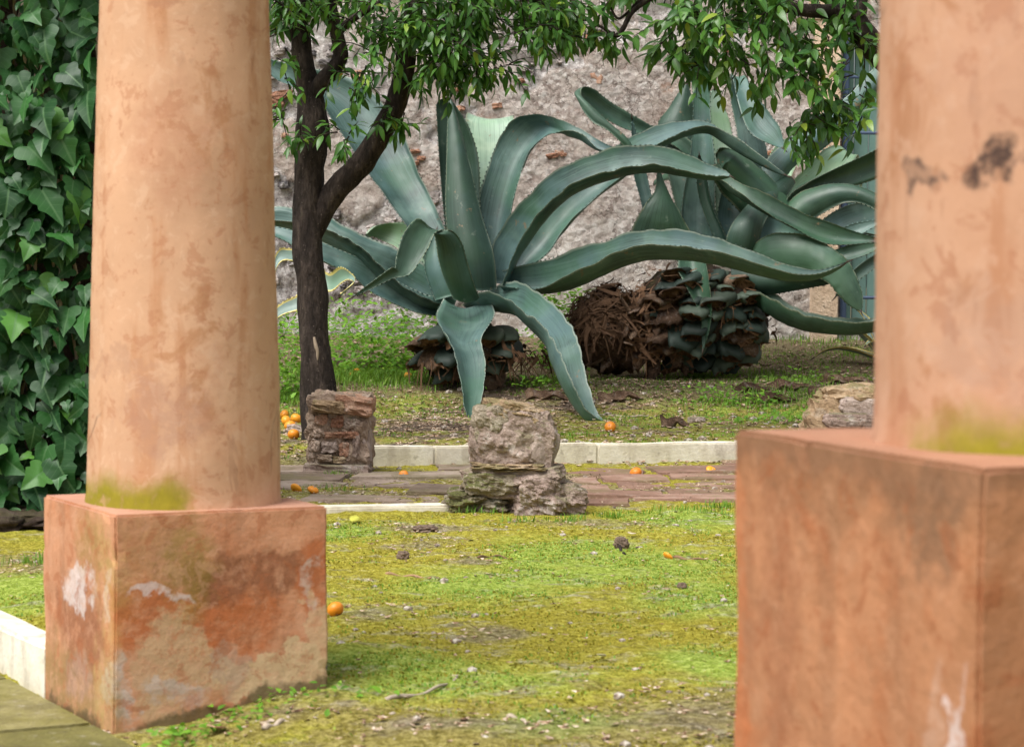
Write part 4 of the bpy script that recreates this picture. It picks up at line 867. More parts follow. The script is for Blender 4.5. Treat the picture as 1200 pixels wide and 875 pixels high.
limb(t1, 'limb', [(366, 120, DT, 9), (376, 97, DT - .05, 10), (390, 82, DT - .08, 9.5), (399, 66, DT - .1, 9), (396, 45, DT - .12, 8.5), (390, 20, DT - .15, 8), (386, -10, DT - .15, 7.5), (395, -80, DT - .2, 5), (405, -150, DT - .2, 3)], DT, BARK, 10)
limb(t1, 'branch', [(396, 40, DT - .1, 5), (408, 26, DT - .15, 4.5), (425, 15, DT - .2, 4), (450, 0, DT - .25, 3)], DT, BARK, 8)
limb(t1, 'branch', [(478, 45, DT - .12, 5.5), (500, 24, DT - .2, 5), (530, 8, DT - .25, 4.5), (575, -8, DT - .3, 4), (620, -5, DT - .3, 3), (655, 20, DT - .3, 2)], DT, BARK, 8)
limb(t1, 'bark_scar', [(368, 395, DT - .081, 1.5), (370, 405, DT - .083, 2.4), (372, 412, DT - .083, 2.0), (372, 422, DT - .082, 1.2)], DT, plain('bare_wood', (.28, .22, .16), .9), 6)
CL = [leaf_mesh('leaf', w_, CITRUS, 5, f, c) for w_, f, c in ((.36, .3, .2), (.42, .2, .32), (.33, .4, .12), (.38, .25, .45))]
LL = [leaf_mesh('leaf', w_, LAUREL, 5, f, c, 1) for w_, f, c in ((.46, .25, .2), (.44, .2, .35), (.52, .35, .1))]
def crown(tree, zones, meshes, mat, seed, size, off, dens=2.0):
    rn = random.Random(seed); out, TV, TF = [], [], []; org = Vector(tree.location)
    for (x0, x1, y0, y1, d0, d1, n, dx, dz, L, nl, dr) in zones:
        for i in range(int(n * dens)):
            s = U(rn.uniform(x0, x1), rn.uniform(y0, y1), rn.uniform(d0, d1)); d = Vector((dx + rn.gauss(0, .7), rn.gauss(-.15, .5), dz * .5 + rn.gauss(0, .45)))
            twig(out, TV, TF, org, s, d, L * rn.uniform(.5, .95), max(4, int(nl * rn.uniform(.7, 1.2))), meshes, size, rn, dr * .6)
    for (c, r, n) in off:                      # the rest of the crown, above the picture
        for i in range(n):
            v = Vector((rn.gauss(0, 1), rn.gauss(0, 1), rn.gauss(0, .8))).normalized() * rn.uniform(.55, 1); s = c + Vector((v.x * r[0], v.y * r[1], v.z * r[2]))
            if PX(s)[1] > -45: continue
            twig(out, TV, TF, org, s, v + Vector((0, 0, -.2)), .3, 11, meshes, size * 1.1, rn, .7)
    kind(mesh_obj('twigs', TV, TF, BARK, tree), 'stuff'); leaves_to(tree, out, mat); return out
zones1 = [(330, 400, -40, 8, DT - .45, DT + .3, 16, 0, -.3, .26, 12, .6), (410, 560, -40, 30, DT - .55, DT + .2, 42, .1, -.45, .32, 13, .7), (430, 560, 20, 75, DT - .55, DT - .1, 30, .1, -.5, .24, 11, .8),
          (540, 650, -30, 30, DT - .5, DT + .1, 30, .4, -.4, .30, 12, .7), (470, 570, 70, 105, DT - .4, DT - .1, 12, .3, -.5, .16, 8, .8), (322, 345, -20, 60, DT - .4, DT + .1, 10, -.2, -.8, .25, 9, .5),
          (322, 338, 60, 140, DT - .3, DT, 4, -.1, -.9, .2, 7, .5), (385, 440, 60, 105, DT - .35, DT - .15, 8, .1, -.7, .14, 7, .8), (445, 480, 120, 150, DT - .3, DT - .2, 4, .1, -.3, .13, 8, .9), (395, 412, 145, 172, DT - .3, DT - .15, 3, .25, -.8, .13, 9, .5),
          (345, 352, 150, 178, DT - .2, DT - .12, 2, -.1, -.8, .12, 6, .5), (590, 655, 20, 50, DT - .5, DT - .1, 10, .4, -.3, .2, 9, .8), (640, 690, -10, 30, DT - .4, DT, 8, .5, -.35, .22, 9, .7), (505, 600, 60, 90, DT - .4, DT - .1, 11, .6, -.4, .2, 8, .9)]
crown(t1, zones1, CL, CITRUS, 21, .082, [(U(420, -210, DT), (1.3, 1.1, .7), 80)])
# second tree: its trunk stands behind the right pillar, its boughs hang over the tangled agave
DR = 12.9
tb = U(1135, 500, DR); t2 = tag(empty('citrus_tree', (tb.x, tb.y, H(tb.x, tb.y))), 'broad-leaved tree behind the sooty pillar, its boughs hanging over the tangled agave', 'tree')
gy = PX(Vector(t2.location))[1]
limb(t2, 'trunk', [(1140, gy + 6, DR, 30), (1138, gy - 20, DR, 22), (1132, 380, DR, 19), (1126, 280, DR, 18), (1110, 190, DR, 17), (1090, 110, DR, 17), (1080, 50, DR, 15), (1085, -40, DR, 12), (1100, -140, DR, 8), (1120, -230, DR, 3)], DR, BARK, 14)
limb(t2, 'limb', [(1086, 120, DR, 14), (1060, 84, DR - .05, 16), (1030, 62, DR - .1, 16), (1012, 40, DR - .12, 14), (1000, 18, DR - .15, 11), (975, 14, DR - .2, 9), (940, 12, DR - .25, 7.5), (900, 4, DR - .3, 6.5), (850, -10, DR - .35, 5), (800, -20, DR - .35, 4), (750, -8, DR - .35, 3)], DR)
limb(t2, 'branch', [(790, -18, DR - .35, 4), (745, 10, DR - .35, 3.2), (730, 34, DR - .35, 3), (722, 42, DR - .36, 2.6), (705, 32, DR - .38, 1.8), (686, 24, DR - .4, 1.2), (660, 30, DR - .4, .8)], DR, BARK, 6)
limb(t2, 'branch', [(760, -10, DR - .35, 2.5), (742, 8, DR - .3, 2), (725, 22, DR - .3, 1.6), (715, 8, DR - .3, 1.2)], DR, BARK, 6)
limb(t2, 'branch', [(1004, 24, DR - .15, 8), (1010, 0, DR - .15, 7), (1000, -40, DR - .1, 6), (960, -100, DR - .1, 4)], DR, BARK, 8)
zones2 = [(760, 1010, -40, 10, DR - .6, DR + .2, 44, -.1, -.5, .36, 11, .6), (780, 1000, 10, 55, DR - .6, DR - .05, 40, -.05, -.8, .30, 10, .7), (850, 1000, 50, 100, DR - .6, DR - .1, 13, .05, -1, .26, 9, .5),
          (770, 830, 40, 80, DR - .5, DR - .2, 9, -.1, -.9, .2, 9, .6), (950, 990, 100, 140, DR - .5, DR - .2, 8, .2, -1, .26, 9, .4), (925, 960, 140, 165, DR - .5, DR - .3, 4, 0, -1, .24, 8, .4), (990, 1015, 20, 130, DR - .5, DR - .2, 8, .1, -.8, .26, 9, .6),
          (660, 760, -40, 5, DR - .5, DR, 12, -.2, -.4, .3, 9, .6), (700, 760, 25, 45, DR - .42, DR - .3, 5, -.2, -.6, .18, 5, .7), (655, 700, 18, 30, DR - .42, DR - .35, 5, -.3, -.4, .16, 6, .7), (690, 715, 30, 45, DR - .42, DR - .38, 3, 0, -1, .16, 5, .5), (990, 1012, 120, 150, DR - .4, DR - .3, 2, .2, -1, .22, 8, .3)]
crown(t2, zones2, LL, LAUREL, 5, .098, [(U(1000, -200, DR), (1.4, 1.1, .7), 80)], 1.5)
# ------------------------------------------------------------------ ivy on a side wall
IVY_Y = 8.95; IX1 = (150 - 600) / FPX * IVY_Y
sw = tag(empty('side_wall', (IX1 - 1.6, IVY_Y + .25, 0)), 'stone wall coloured dark as the shade behind a thick sheet of ivy', 'wall')
bm = rock_bm(3.2, .4, 3.3, 8, 1, .004, 8, 4); bm_obj('masonry', bm, SOILSHADE, sw)  # soil colour here is painted shade for the gaps between ivy leaves
iv = tag(empty('ivy', (IX1 - .6, IVY_Y - .1, 0)), 'glossy dark green ivy with large lobed leaves covering the side wall', 'ivy')
IM = [ivy_mesh(IVY, s) for s in range(9)]
rn = random.Random(3); items = []
def ivy_leaf(x, z, y, sc):
    d = Vector((rn.gauss(0, .6), rn.uniform(-.8, .15), -1 + rn.uniform(0, .5))).normalized(); nrm = Vector((rn.gauss(0, .5), -1, rn.uniform(-.1, 1.0)))
    items.append((Matrix.Translation((x, y, z)) @ frame_from(d, nrm).to_4x4() @ Matrix.Rotation(rn.uniform(-.3, .3), 4, 'Y') @ Matrix.Diagonal((sc, sc, sc, 1)), IM[rn.randrange(9)]))
x_at = lambda px: (px - 600) / FPX * 8.8
for i in range(620):
    px = rn.uniform(-20, 116); z = rn.uniform(.0, 2.2); dpt = rn.random()
    ivy_leaf(x_at(px), z, IVY_Y - .12 - .22 * dpt, rn.choice((.05, .07, .085, .10, .115, .135)) * rn.uniform(.85, 1.1) * (.75 + .3 * dpt))
for i in range(1500): ivy_leaf(rn.uniform(IX1 - 2.4, IX1 + .12), rn.uniform(.1, 3.3), IVY_Y - .08 - .16 * rn.random(), rn.uniform(.07, .13))
for i in range(260): ivy_leaf(IX1 + rn.uniform(.02, .16), rn.uniform(.2, 3.3), IVY_Y + rn.uniform(-.1, .4), rn.uniform(.07, .12))
leaves_to(iv, items, IVY)
for i in range(16):
    V, F = [], []; x = x_at(rn.uniform(-10, 112)); z = .05; pts = []
    for j in range(16): pts.append(Vector((x, IVY_Y - .07 - .10 * rn.random(), z)) - Vector(iv.location)); x += rn.uniform(-.035, .035); z += .15
    tube(V, F, pts, [.007] * 16, 6); mesh_obj('stem', V, F, TWIG, iv)
# dark soil at the foot of the ivy
sb = kind(empty('soil_bank', (IX1 - .5, 8.6, 0)), 'structure')
for i in range(9):
    bm = rock_bm(.34, .36, .09, i + 4, .3, .22, 4, 3); o = bm_obj('clod', bm, SOILSHADE, sb, True); o.location = (-.75 + i * .16, rnd(-.12, .12), .02)
# ------------------------------------------------------------------ ruined stumps
def piece(parent, nm, px, py, d, wpx, hpx, dep, mat, seed, box=.8, amp=.06, freq=3, sub=3, rot=(0, 0, 0), facet=0, smooth=False):
    """stone whose front is centred on the given spot; wpx/hpx give its size at that distance"""
    k = d / FPX; p = U(px, py, d); bm = rock_bm(wpx * k, dep, hpx * k, seed, box, amp, freq, sub, facet); o = bm_obj(nm, bm, mat, parent, smooth)
    o.location = p - Vector((0, 0, hpx * k / 2)) - Vector(parent.location); o.rotation_euler = rot; return o
d = 10.95; q = U(400, 555, d); bs = tag(empty('brick_stump', (q.x, q.y, H(q.x, q.y))), 'broken stump of a small brick and stone pillar beside the dark citrus trunk', 'stump')
piece(bs, 'core', 399, 506, d + .02, 72, 90, .25, MORTAR, 3, .8, .09, 5, 5)
piece(bs, 'base_stone', 396, 551, d, 78, 19, .30, GREYST, 5, .85, .06, 3, 3)
piece(bs, 'cap_stone', 386, 475, d - .02, 40, 15, .26, SAND, 7, .7, .06, 3, 3, (0, .06, 0))
piece(bs, 'cap_stone', 415, 474, d, 46, 24, .27, BRICKF, 9, .7, .09, 3, 3, (0, .1, 0))
for i, (px, py, w_, h_, mt) in enumerate([(378, 491, 15, 12, BRICKF), (396, 493, 16, 15, BRICKF), (391, 486, 10, 7, MORTAR), (413, 496, 18, 13, GREYST), (428, 494, 12, 16, PLPATCH), (374, 507, 14, 10, MORTAR), (391, 509, 22, 8, BRICKF), (411, 509, 20, 9, BRICKF), (387, 523, 19, 13, PLPATCH), (371, 521, 10, 14, MORTAR), (404, 526, 12, 16, BRICKF), (417, 522, 8, 28, GREYST), (428, 518, 15, 46, PLPATCH), (381, 536, 18, 9, MORTAR), (398, 538, 16, 8, SAND)]):
    piece(bs, 'brick' if mt == BRICKF else 'stone', px, py, d - .082 + (.03 if px > 420 else 0), w_, h_, .07, mt, i + 20, .7, .14, 3, 3, (0, rnd(-.06, .06), rnd(-.1, .1)))
d = 9.22; q = U(600, 612, d); ss = tag(empty('stone_stump', (q.x, q.y, H(q.x, q.y))), 'weathered, moss-streaked stone column stump standing at the edge of the path', 'stump')
piece(ss, 'base_stone', 560, 588, d + .03, 70, 28, .34, MOSSY, 31, .65, .12, 4, 5)
piece(ss, 'base_stone', 630, 586, d - .03, 84, 54, .34, GREYST, 32, .55, .12, 3.2, 5, (0, .18, .25))
piece(ss, 'drum_stone', 603, 562, d + .01, 112, 38, .34, GREYST, 34, .45, .08, 3.4, 5, (0, -.03, 0))
piece(ss, 'drum_stone', 577, 565, d - .045, 62, 27, .26, MOSSY, 35, .5, .10, 3.4, 4)
piece(ss, 'upper_stone', 599, 515, d + .02, 92, 78, .31, GREYST, 37, .55, .08, 3.2, 5, (0, .02, .1))
piece(ss, 'mortar_seam', 596, 545, d - .02, 82, 9, .29, SAND, 39, .6, .12, 5, 4)
piece(ss, 'plaster_patch', 630, 522, d - .085, 36, 46, .07, PLPATCH, 41, .35, .05, 2.4, 4, (0, .3, .5), 0, True)
piece(ss, 'cap_stone', 602, 485, d + .02, 78, 27, .27, SAND, 43, .45, .12, 3.2, 5, (0, .16, .1))
piece(ss, 'cap_stone', 577, 496, d - .06, 40, 42, .16, MOSSY, 45, .45, .12, 3.4, 4, (0, -.1, .1))
d = 10.9; q = U(992, 545, d); rs = tag(empty('stone_stump', (q.x, q.y, H(q.x, q.y))), 'low brown boulder-like stump showing behind the plinth of the sooty pillar', 'stump')
piece(rs, 'base_stone', 1004, 505, d, 120, 80, .36, SAND, 51, .6, .12, 3, 4)
piece(rs, 'upper_stone', 1003, 470, d - .02, 84, 40, .28, SAND, 53, .55, .12, 3, 4, (0, -.1, 0))
piece(rs, 'facing_stone', 1006, 476, d - .15, 46, 24, .08, PLPATCH, 55, .5, .08, 3, 3, (0, .1, 0))
piece(rs, 'facing_stone', 1000, 493, d - .17, 70, 18, .08, GREYST, 57, .6, .08, 3, 3)
# low broken wall behind the grass and scattered blocks
for i, (px, py, w_, h_, dd_, mt, lab) in enumerate([(430, 385, 46, 20, 16.8, MORTAR, 'flat grey rubble block lying in the weeds below the wall'), (404, 384, 26, 16, 16.9, GREYST, 'pale rubble block among the weeds near the dark citrus trunk'), (590, 452, 24, 12, 14.6, BRICKF, 'broken red tile piece under the drooping agave leaf'), (348, 472, 22, 12, 13.0, GREYST, 'grey stone lying in the soil beside the dark citrus trunk'),
      (912, 450, 17, 9, 14.2, GREYST, 'rounded grey stone on the bed below the tangled agave'), (852, 466, 14, 6, 13.9, SAND, 'small tan stone on the grass below the tangled agave'), (817, 461, 20, 9, 14.0, GREYST, 'grey-brown stone in the grass under the pruned trunk'), (1008, 438, 20, 12, 14.6, SAND, 'brown stone between the low boulder and the tangled agave'), (690, 438, 14, 7, 14.9, PEB, 'pale stone chip near the dry fibre heap')]):
    p = U(px, py, dd_); k = dd_ / FPX; bm = rock_bm(w_ * k, w_ * k * .8, h_ * k, i + 70, .6, .12, 3, 3); o = bm_obj('stone_block', bm, mt); o.location = (p.x, p.y, H(p.x, p.y) - .012); tag(o, lab, 'stone')
# dead agave pieces lying on the bed
for i, (px, py, ln, dd_) in enumerate([(640, 425, .3, 15.0), (790, 484, .18, 13.7), (905, 437, .32, 15.0), (880, 432, .25, 15.3), (925, 430, .3, 15.4), (990, 418, .35, 15.7), (975, 430, .3, 15.2), (730, 437, .3, 15.0)]):
    p = U(px, py, dd_); e = kind(empty('tmp'), 'x'); bpy.data.objects.remove(e)
    a0 = rnd(-.5, .5); A, B = [], []
    for j in range(14):
        t = j / 13; q = Vector((p.x + math.cos(a0) * ln * (t - .5), p.y + math.sin(a0) * ln * (t - .5), 0)); q.z = H(q.x, q.y) + .02 + .025 * math.sin(t * 3) + .01 * math.sin(t * 11 + i) ; sd_ = Vector((-math.sin(a0), math.cos(a0), .5)); w_ = .06 * (1 - t * .8) * (1 + .3 * math.sin(t * 17 + i))
        A.append(q + sd_ * w_); B.append(q - sd_ * w_)
    r = empty('dead_leaf', (p.x, p.y, H(p.x, p.y))); o = blade3(r, A, B, DEAD, .3, .02, 0, 'blade')
    tag(r, ['curled brown dead agave leaf lying under the huge agave', 'short brown husk on the moss in front of the pruned trunk', 'long brown dead leaf on the soil right of the pruned trunk', 'brown dead leaf against the pruned trunk base', 'small dead leaf scrap on dark soil beyond the pruned trunk', 'dry dead leaf at the foot of the small yellow-edged agave', 'dry curled leaf in front of the small yellow-edged agave', 'twisted dry leaf in front of the fibre heap'][i], 'dead leaf')
# ------------------------------------------------------------------ fallen oranges
def orange(px, py, dia, lab, group=None, squash=1.0, up=None):
    p = up if up else GT(px, py); bm = bmesh.new(); bmesh.ops.create_uvsphere(bm, u_segments=20, v_segments=14, radius=dia / 2)
    sd_ = rnd(0, 50)
    for v in bm.verts:
        c = v.co; r = (c.x * c.x + c.y * c.y) ** .5 / (dia / 2); c.z *= .86 * squash; c.z -= .10 * dia * math.exp(-(r * 3.5) ** 2) * (1 if c.z > 0 else -1) * .6
        c *= 1 + .03 * fb(c.x * 30 + sd_, c.y * 30, c.z * 30, 2)
    r = empty('orange', p if up else (p.x, p.y, H(p.x, p.y) + dia * .43 * squash)); o = bm_obj('fruit', bm, FRUIT, r, True)
    bm = bmesh.new(); bmesh.ops.create_cone(bm, segments=6, radius1=dia * .07, radius2=dia * .03, depth=dia * .06, cap_ends=True); o2 = bm_obj('stem_scar', bm, TWIG, o); o2.location.z = dia * .40 * squash
    if not up: r.rotation_euler = (rnd(-1, 1), rnd(-1, 1), rnd(0, 6))
    tag(r, lab, 'orange', group)
orange(393, 722, .046, 'lone ripe orange on the moss beside the peeling plinth')
orange(715, 506, .066, 'ripe orange at the tip of the long drooping agave leaf')
orange(745, 560, .058, 'orange on the soil strip at the foot of the pale kerb')
orange(834, 555, .06, 'squashed orange at the foot of the pale kerb', None, .55)
orange(783, 655, .04, 'squashed split orange lying on the moss', None, .5)
orange(478, 463, .062, 'orange lying on the earth below the huge agave')
orange(419, 453, .066, 'whole orange in the grass behind the brick stump', None)
orange(411, 450, .05, 'half-hidden orange in the grass touching a whole one', None, .7)
for px, py in ((333, 491), (347, 496), (340, 505), (344, 515), (336, 499)): orange(px, py, rnd(.06, .07), 'orange in the little pile between the slim pillar and the dark citrus trunk', 'oranges piled by the citrus trunk')
orange(473, 559, .045, 'shrivelled orange on the path by the pale kerb', None, .6)
orange(347, 576, .055, 'split orange on the path nearest the peeling plinth', None, .6)
orange(367, 578, .05, 'small orange on the path in front of the brick stump', None, .7)
orange(659, 447, .05, 'orange half hidden in the grass behind the long drooping leaf')
orange(532, 535, .03, 'tiny orange on the soil beside the drooping leaf tip', None, .7)
orange(393, 87, .07, 'ripe orange hanging among the leaves in the fork of the citrus trunk', None, 1, U(394, 86, DT + .12))
orange(640, 55, .05, 'ripe orange hanging in the outer leaves of the citrus tree', None, 1, U(640, 28, DT + .12))
# ------------------------------------------------------------------ twigs, cones and litter one can pick out
def stick(pts, r, lab, mat=TWIG, nm='twig'):
    P3 = [GT(a, b) for a, b in pts]; S = catmull([tuple(p) for p in P3], 14); V, F = [], []; o0 = P3[0]
    tube(V, F, [Vector(s) + Vector((0, 0, r * .9 + .004 * math.sin(i))) - o0 for i, s in enumerate(S)], [r * (1 - .5 * i / 13) for i in range(14)], 7, .2)
    o = mesh_obj(nm, V, F, mat); o.location = o0; tag(o, lab, 'twig')
stick([(452, 822), (490, 815), (518, 806), (536, 795)], .005, 'long pale curved twig on the moss in front of the plinth')
stick([(452, 675), (478, 677), (505, 679)], .006, 'straight brown twig on the moss beyond the lone orange', DRYLEAF)
stick([(310, 858), (325, 852), (338, 844)], .008, 'short pale twig at the foot of the peeling plinth')
stick([(725, 640), (730, 650), (735, 652)], .006, 'dark broken twig by the withered fruit', BARK)
stick([(560, 655), (580, 653), (600, 656)], .005, 'thin brown twig in front of the stone stump', DRYLEAF)
stick([(790, 655), (812, 657), (840, 658)], .006, 'thin reddish twig beside the squashed split orange', DRYLEAF)
stick([(595, 842), (612, 846), (622, 860)], .005, 'thin forked grey twig on the bare earth')
stick([(700, 488), (745, 489), (760, 488)], .008, 'pale stick lying across the tip of the long drooping leaf')
def cone(px, py, dia, lab, cat, mat, fl=.9):
    p = GT(px, py); bm = rock_bm(dia, dia, dia * fl, px, .25, .2, 5, 3); o = bm_obj('withered_fruit', bm, mat); o.location = (p.x, p.y, H(p.x, p.y) - .004); tag(o, lab, cat)
cone(472, 656, .036, 'round dark withered fruit on the moss', 'withered fruit', CLOD)
cone(728, 643, .045, 'ragged brown withered fruit among twigs', 'withered fruit', CLOD)
cone(799, 690, .025, 'small dark withered fruit on green moss', 'withered fruit', CLOD)
cone(498, 622, .08, 'flat dark clod at the edge of the moss', 'clod', CLOD, .3)
def leafpiece(px, py, sz, lab, mat):
    p = GT(px, py); V, F = [], []; n = 9
    for i in range(n):
        t = i / (n - 1); w_ = .38 * math.sin(math.pi * t) ** .8
        for s in (-1, 0, 1): V.append((sz * s * w_, sz * (t - .5), sz * (.12 * abs(s) * w_ * 2 + .18 * t * t) + .008)); 
    for i in range(n - 1):
        for s in (0, 1): a = i * 3 + s; F.append((a, a + 1, a + 4, a + 3))
    o = mesh_obj('fallen_leaf', V, F, mat); o.location = (p.x, p.y, H(p.x, p.y) + .006); o.rotation_euler = (rnd(-.2, .2), rnd(-.2, .2), rnd(0, 6)); tag(o, lab, 'leaf')
    mo = o.modifiers.new('s', 'SOLIDIFY'); mo.thickness = .001
leafpiece(254, 862, .06, 'pinkish fallen leaf at the foot of the peeling plinth', plain('pink_dry_leaf', (.50, .28, .20), .8))
leafpiece(740, 630, .04, 'pale fallen leaf at the edge of the moss near the path', plain('pale_dry_leaf', (.55, .45, .34), .8))
leafpiece(415, 613, .05, 'green-yellow fallen leaf by the low path edging', plain('yellow_leaf', (.42, .42, .06), .7))
leafpiece(705, 775, .03, 'whitish leaf scrap in the middle of the moss', plain('white_leaf', (.6, .55, .45), .8))
# ------------------------------------------------------------------ grass, moss, weeds, litter
def blades(name, pts, mat, hmin, hmax, wd, label, cat, lean=.5):
    V, F, T = [], [], []
    for x, y in pts:
        z = H(x, y); a = rnd(0, 6.28); h_ = rnd(hmin, hmax); l = rnd(.1, lean) * h_; dx, dy = math.cos(a), math.sin(a); w_ = wd * rnd(.6, 1.3); b = len(V); t = random.random()
        px_, py_ = -dy * w_, dx * w_
        V.extend([(x - px_, y - py_, z - .004), (x + px_, y + py_, z - .004), (x + dx * l * .35 - px_ * .8, y + dy * l * .35 - py_ * .8, z + h_ * .55), (x + dx * l * .35 + px_ * .8, y + dy * l * .35 + py_ * .8, z + h_ * .55), (x + dx * l, y + dy * l, z + h_ * (1 - .2 * lean))])
        F.extend([(b, b + 1, b + 3, b + 2), (b + 2, b + 3, b + 4)]); T.extend([t] * 5)
    o = mesh_obj(name, V, F, mat); at = o.data.attributes.new('tint', 'FLOAT', 'POINT'); at.data.foreach_set('value', T); kind(o, 'stuff'); return tag(o, label, cat)
def scatter(n, x0, x1, y0, y1, fn):
    out = []
    for i in range(n):
        x, y = rnd(x0, x1), rnd(y0, y1)
        if random.random() < fn(x, y): out.append((x, y))
    return out
def clumps(spec):
    out = []
    for px, py, rx, ry, n in spec:
        p = GT(px, py)
        for i in range(n): out.append((p.x + random.gauss(0, rx * .5), p.y + random.gauss(0, ry * .5)))
    return out
gm = lambda x, y: (.06 + sstep(.1, 1.0, green(x, y) + .7 * fb(x * 5, y * 5, 9, 3))) * (1 - sstep(.3, .6, bare(x, y))) * (0 if y > kline(x) - .9 else 1)
blades('grass', scatter(60000, -1.5, 1.2, 4.4, 9.3, gm), GRASS, .004, .013, .0022, 'short bright green grass sprouting through the moss', 'grass', 1.2)
mm = lambda x, y: (1 - sstep(.35, .7, bare(x, y) + .3 * fb(x * 7, y * 7, 4, 2))) * (0 if y > kline(x) - .9 else 1)
blades('moss', scatter(60000, -1.5, 1.2, 4.4, 9.3, mm), MOSSB, .003, .010, .003, 'olive moss carpet between the pillars and the path', 'moss', 1.5)
blades('tall_grass', clumps([(440, 415, .5, .5, 3500), (390, 430, .5, .6, 1800), (335, 425, .3, .4, 900), (470, 405, .3, .3, 900), (640, 452, .25, .2, 300), (660, 448, .2, .2, 250), (825, 440, .25, .1, 300), (870, 441, .5, .15, 300), (910, 405, .2, .2, 500), (948, 408, .25, .2, 500), (920, 425, .4, .3, 350), (985, 425, .3, .3, 300), (870, 430, .4, .2, 250), (960, 398, .5, .3, 600), (1000, 452, .2, .2, 200), (930, 470, .3, .2, 250)]), GRASS, .02, .085, .0026, 'lush green grass around the foot of the agaves', 'grass', .9)
bm_ = lambda x, y: sstep(.15, .7, green(x, y) + .7 * fb(x * 2.2, y * 2.2, 9, 3)) * (1 if y > kline(x) + .15 else 0)
blades('bed_grass', scatter(60000, -2.2, 2.8, 11.4, 17.8, bm_), GRASS, .008, .035, .0024, 'low patchy grass on the raised bed behind the pale kerb', 'grass', 1.1)
blades('edge_grass', clumps([(390, 575, .15, .05, 60), (665, 612, .08, .04, 90), (715, 607, .06, .04, 80), (395, 560, .08, .05, 120), (380, 545, .05, .05, 40), (560, 602, .1, .03, 60), (800, 600, .2, .08, 160), (845, 595, .1, .1, 140), (610, 612, .08, .03, 50), (45, 660, .1, .1, 120), (330, 600, .1, .03, 30)]), GRASS, .010, .05, .0018, 'grass tufts along the path and round the stumps', 'grass', .9)
# broad-leaved weeds: small leaves in clumps
WL = [leaf_mesh('leaf', w_, WEED, 3, .2, .25, 1) for w_ in (.5, .62)]
def weeds(name, spec, size, label):
    e = []
    for px, py, d_, rx, ry, hgt, n in spec:
        c = U(px, py, d_)
        for i in range(n):
            x, y = c.x + random.gauss(0, rx * .5), c.y + random.gauss(0, ry * .5); z = H(x, y) + hgt * random.random() ** 1.4; dv = Vector((random.gauss(0, 1), random.gauss(-.3, 1), rnd(-.2, .9))).normalized(); s = size * rnd(.6, 1.3)
            e.append((Matrix.Translation((x, y, z)) @ frame_from(dv, Vector((rnd(-.4, .4), rnd(-.8, .2), 1))).to_4x4() @ Matrix.Diagonal((s, s, s, 1)), WL[i % 2]))
    o = bake(name, e, WEED, None); return tag(o, label, 'weeds')
weeds('weeds', [(335, 400, 15.0, .25, .3, .55, 900), (430, 385, 16.3, .55, .5, .40, 1500), (470, 375, 16.5, .3, .3, .42, 700), (405, 360, 16.8, .3, .3, .5, 500), (500, 380, 16.8, .4, .3, .45, 500)], .045, 'bright green weeds crowding between the citrus trunk and the huge agave')
weeds('weeds', [(665, 365, 16.9, .28, .25, .55, 650), (650, 350, 17.0, .2, .2, .6, 350), (690, 360, 17.0, .2, .2, .40, 200)], .05, 'bright green weeds growing behind the dry fibre heap')
weeds('weeds', [(880, 440, 14.9, .3, .12, .09, 160), (930, 452, 14.3, .3, .2, .05, 120), (960, 415, 15.8, .3, .2, .10, 120), (900, 460, 14.0, .4, .2, .05, 120), (835, 440, 15.0, .25, .1, .12, 120), (1000, 448, 14.2, .2, .2, .06, 60), (640, 440, 15.2, .2, .1, .12, 90)], .035, 'low leafy weeds at the foot of the pruned trunk')
weeds('weeds', [(225, 838, 4.85, .10, .05, .03, 46), (245, 830, 4.9, .14, .05, .025, 50), (180, 860, 4.75, .1, .05, .02, 30), (330, 808, 5.1, .2, .05, .03, 80), (290, 818, 5.0, .14, .05, .02, 50), (160, 870, 4.7, .1, .04, .02, 30), (20, 815, 5.2, .1, .04, .02, 30)], .022, 'tiny clover-like weeds along the foot of the peeling plinth')
def litter(name, pts, mat, s0, s1, label, cat):
    V, F = [], []
    for x, y in pts:
        z = H(x, y) + .008; a = rnd(0, 6.28); s = rnd(s0, s1); r = rnd(.25, .6); b = len(V); c_, s_ = math.cos(a), math.sin(a)
        for u, v, hz in ((-1, 0, rnd(0, .3)), (0, -r, 0), (1, 0, rnd(0, .5)), (0, r, rnd(0, .3))): V.append((x + (u * c_ - v * s_) * s, y + (u * s_ + v * c_) * s, z + hz * s))
        F.append((b, b + 1, b + 2, b + 3))
    o = mesh_obj(name, V, F, mat, smooth=False); kind(o, 'stuff'); return tag(o, label, cat)
lm = lambda x, y: .12 + .9 * sstep(.2, .6, bare(x, y))
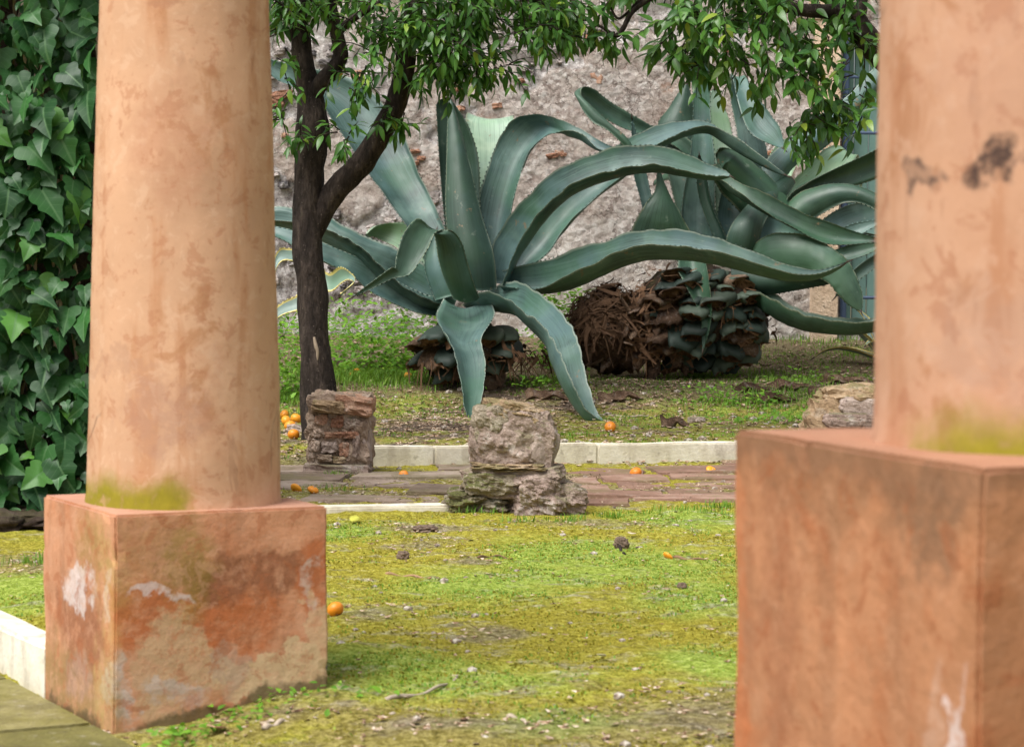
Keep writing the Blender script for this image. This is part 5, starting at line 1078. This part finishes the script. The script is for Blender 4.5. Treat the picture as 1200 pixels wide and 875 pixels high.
DL2 = MT('mixed_litter', .9, .1).world(); DL2.color(DL2.ramp(DL2.noise(90, 1, .5), [(.35, (.06, .035, .022)), (.46, (.20, .115, .065)), (.54, (.36, .25, .16)), (.66, (.55, .46, .36))]))
litter('leaf_litter', scatter(13000, -1.6, 1.3, 4.2, 11.5, lm), DL2.m, .004, .015, 'dry leaf fragments strewn over the moss and path', 'leaf litter')
litter('dead_leaves', [(p.x + random.gauss(0, .14), p.y + random.gauss(0, .10)) for p in [GT(a, b) for a, b in ((240, 840), (320, 835), (470, 845), (520, 855), (800, 845), (840, 855), (600, 850), (180, 868), (830, 810), (700, 868))] for i in range(13)], DL2.m, .008, .022, 'brown dead leaves gathered on the bare earth in front of the plinth', 'leaf litter')
litter('bed_litter', scatter(24000, -2.2, 3.0, 11.4, 18.0, lambda x, y: .35 + .6 * sstep(.2, .6, bare(x, y))), DL2.m, .008, .03, 'dry leaf fragments on the soil of the raised bed', 'leaf litter')
def pebbles(name, pts, s0, s1, mat, label):
    V, F = [], []; base = bmesh.new(); bmesh.ops.create_icosphere(base, subdivisions=1, radius=1); bv = [v.co.copy() for v in base.verts]; bf = [tuple(v.index for v in f.verts) for f in base.faces]; base.free()
    for x, y in pts:
        z = H(x, y); s = s0 + (s1 - s0) * random.random() ** 3; b = len(V); a, c_ = rnd(.6, 1), rnd(.4, .8)
        for v in bv: V.append((x + v.x * s, y + v.y * s * a, z + v.z * s * c_ + s * .35))
        F.extend(tuple(b + k for k in f) for f in bf)
    o = mesh_obj(name, V, F, mat, smooth=False); kind(o, 'stuff'); return tag(o, label, 'pebbles')
PB = MT('mixed_pebble', .85, .2).world(); PB.color(PB.ramp(PB.noise(70, 1, .5), [(.35, (.15, .11, .085)), (.48, (.30, .25, .20)), (.6, (.42, .37, .31)), (.74, (.58, .54, .48))]))
pebbles('pebbles', scatter(1300, -1.5, 1.3, 4.3, 11.4, lambda x, y: .3 + .7 * sstep(.1, .6, bare(x, y))), .003, .016, PB.m, 'pale grit and small pebbles scattered over the moss')
pebbles('bed_pebbles', scatter(1100, -2, 2.6, 11.5, 16.5, lambda x, y: .6), .005, .028, PB.m, 'small stones scattered over the raised bed')
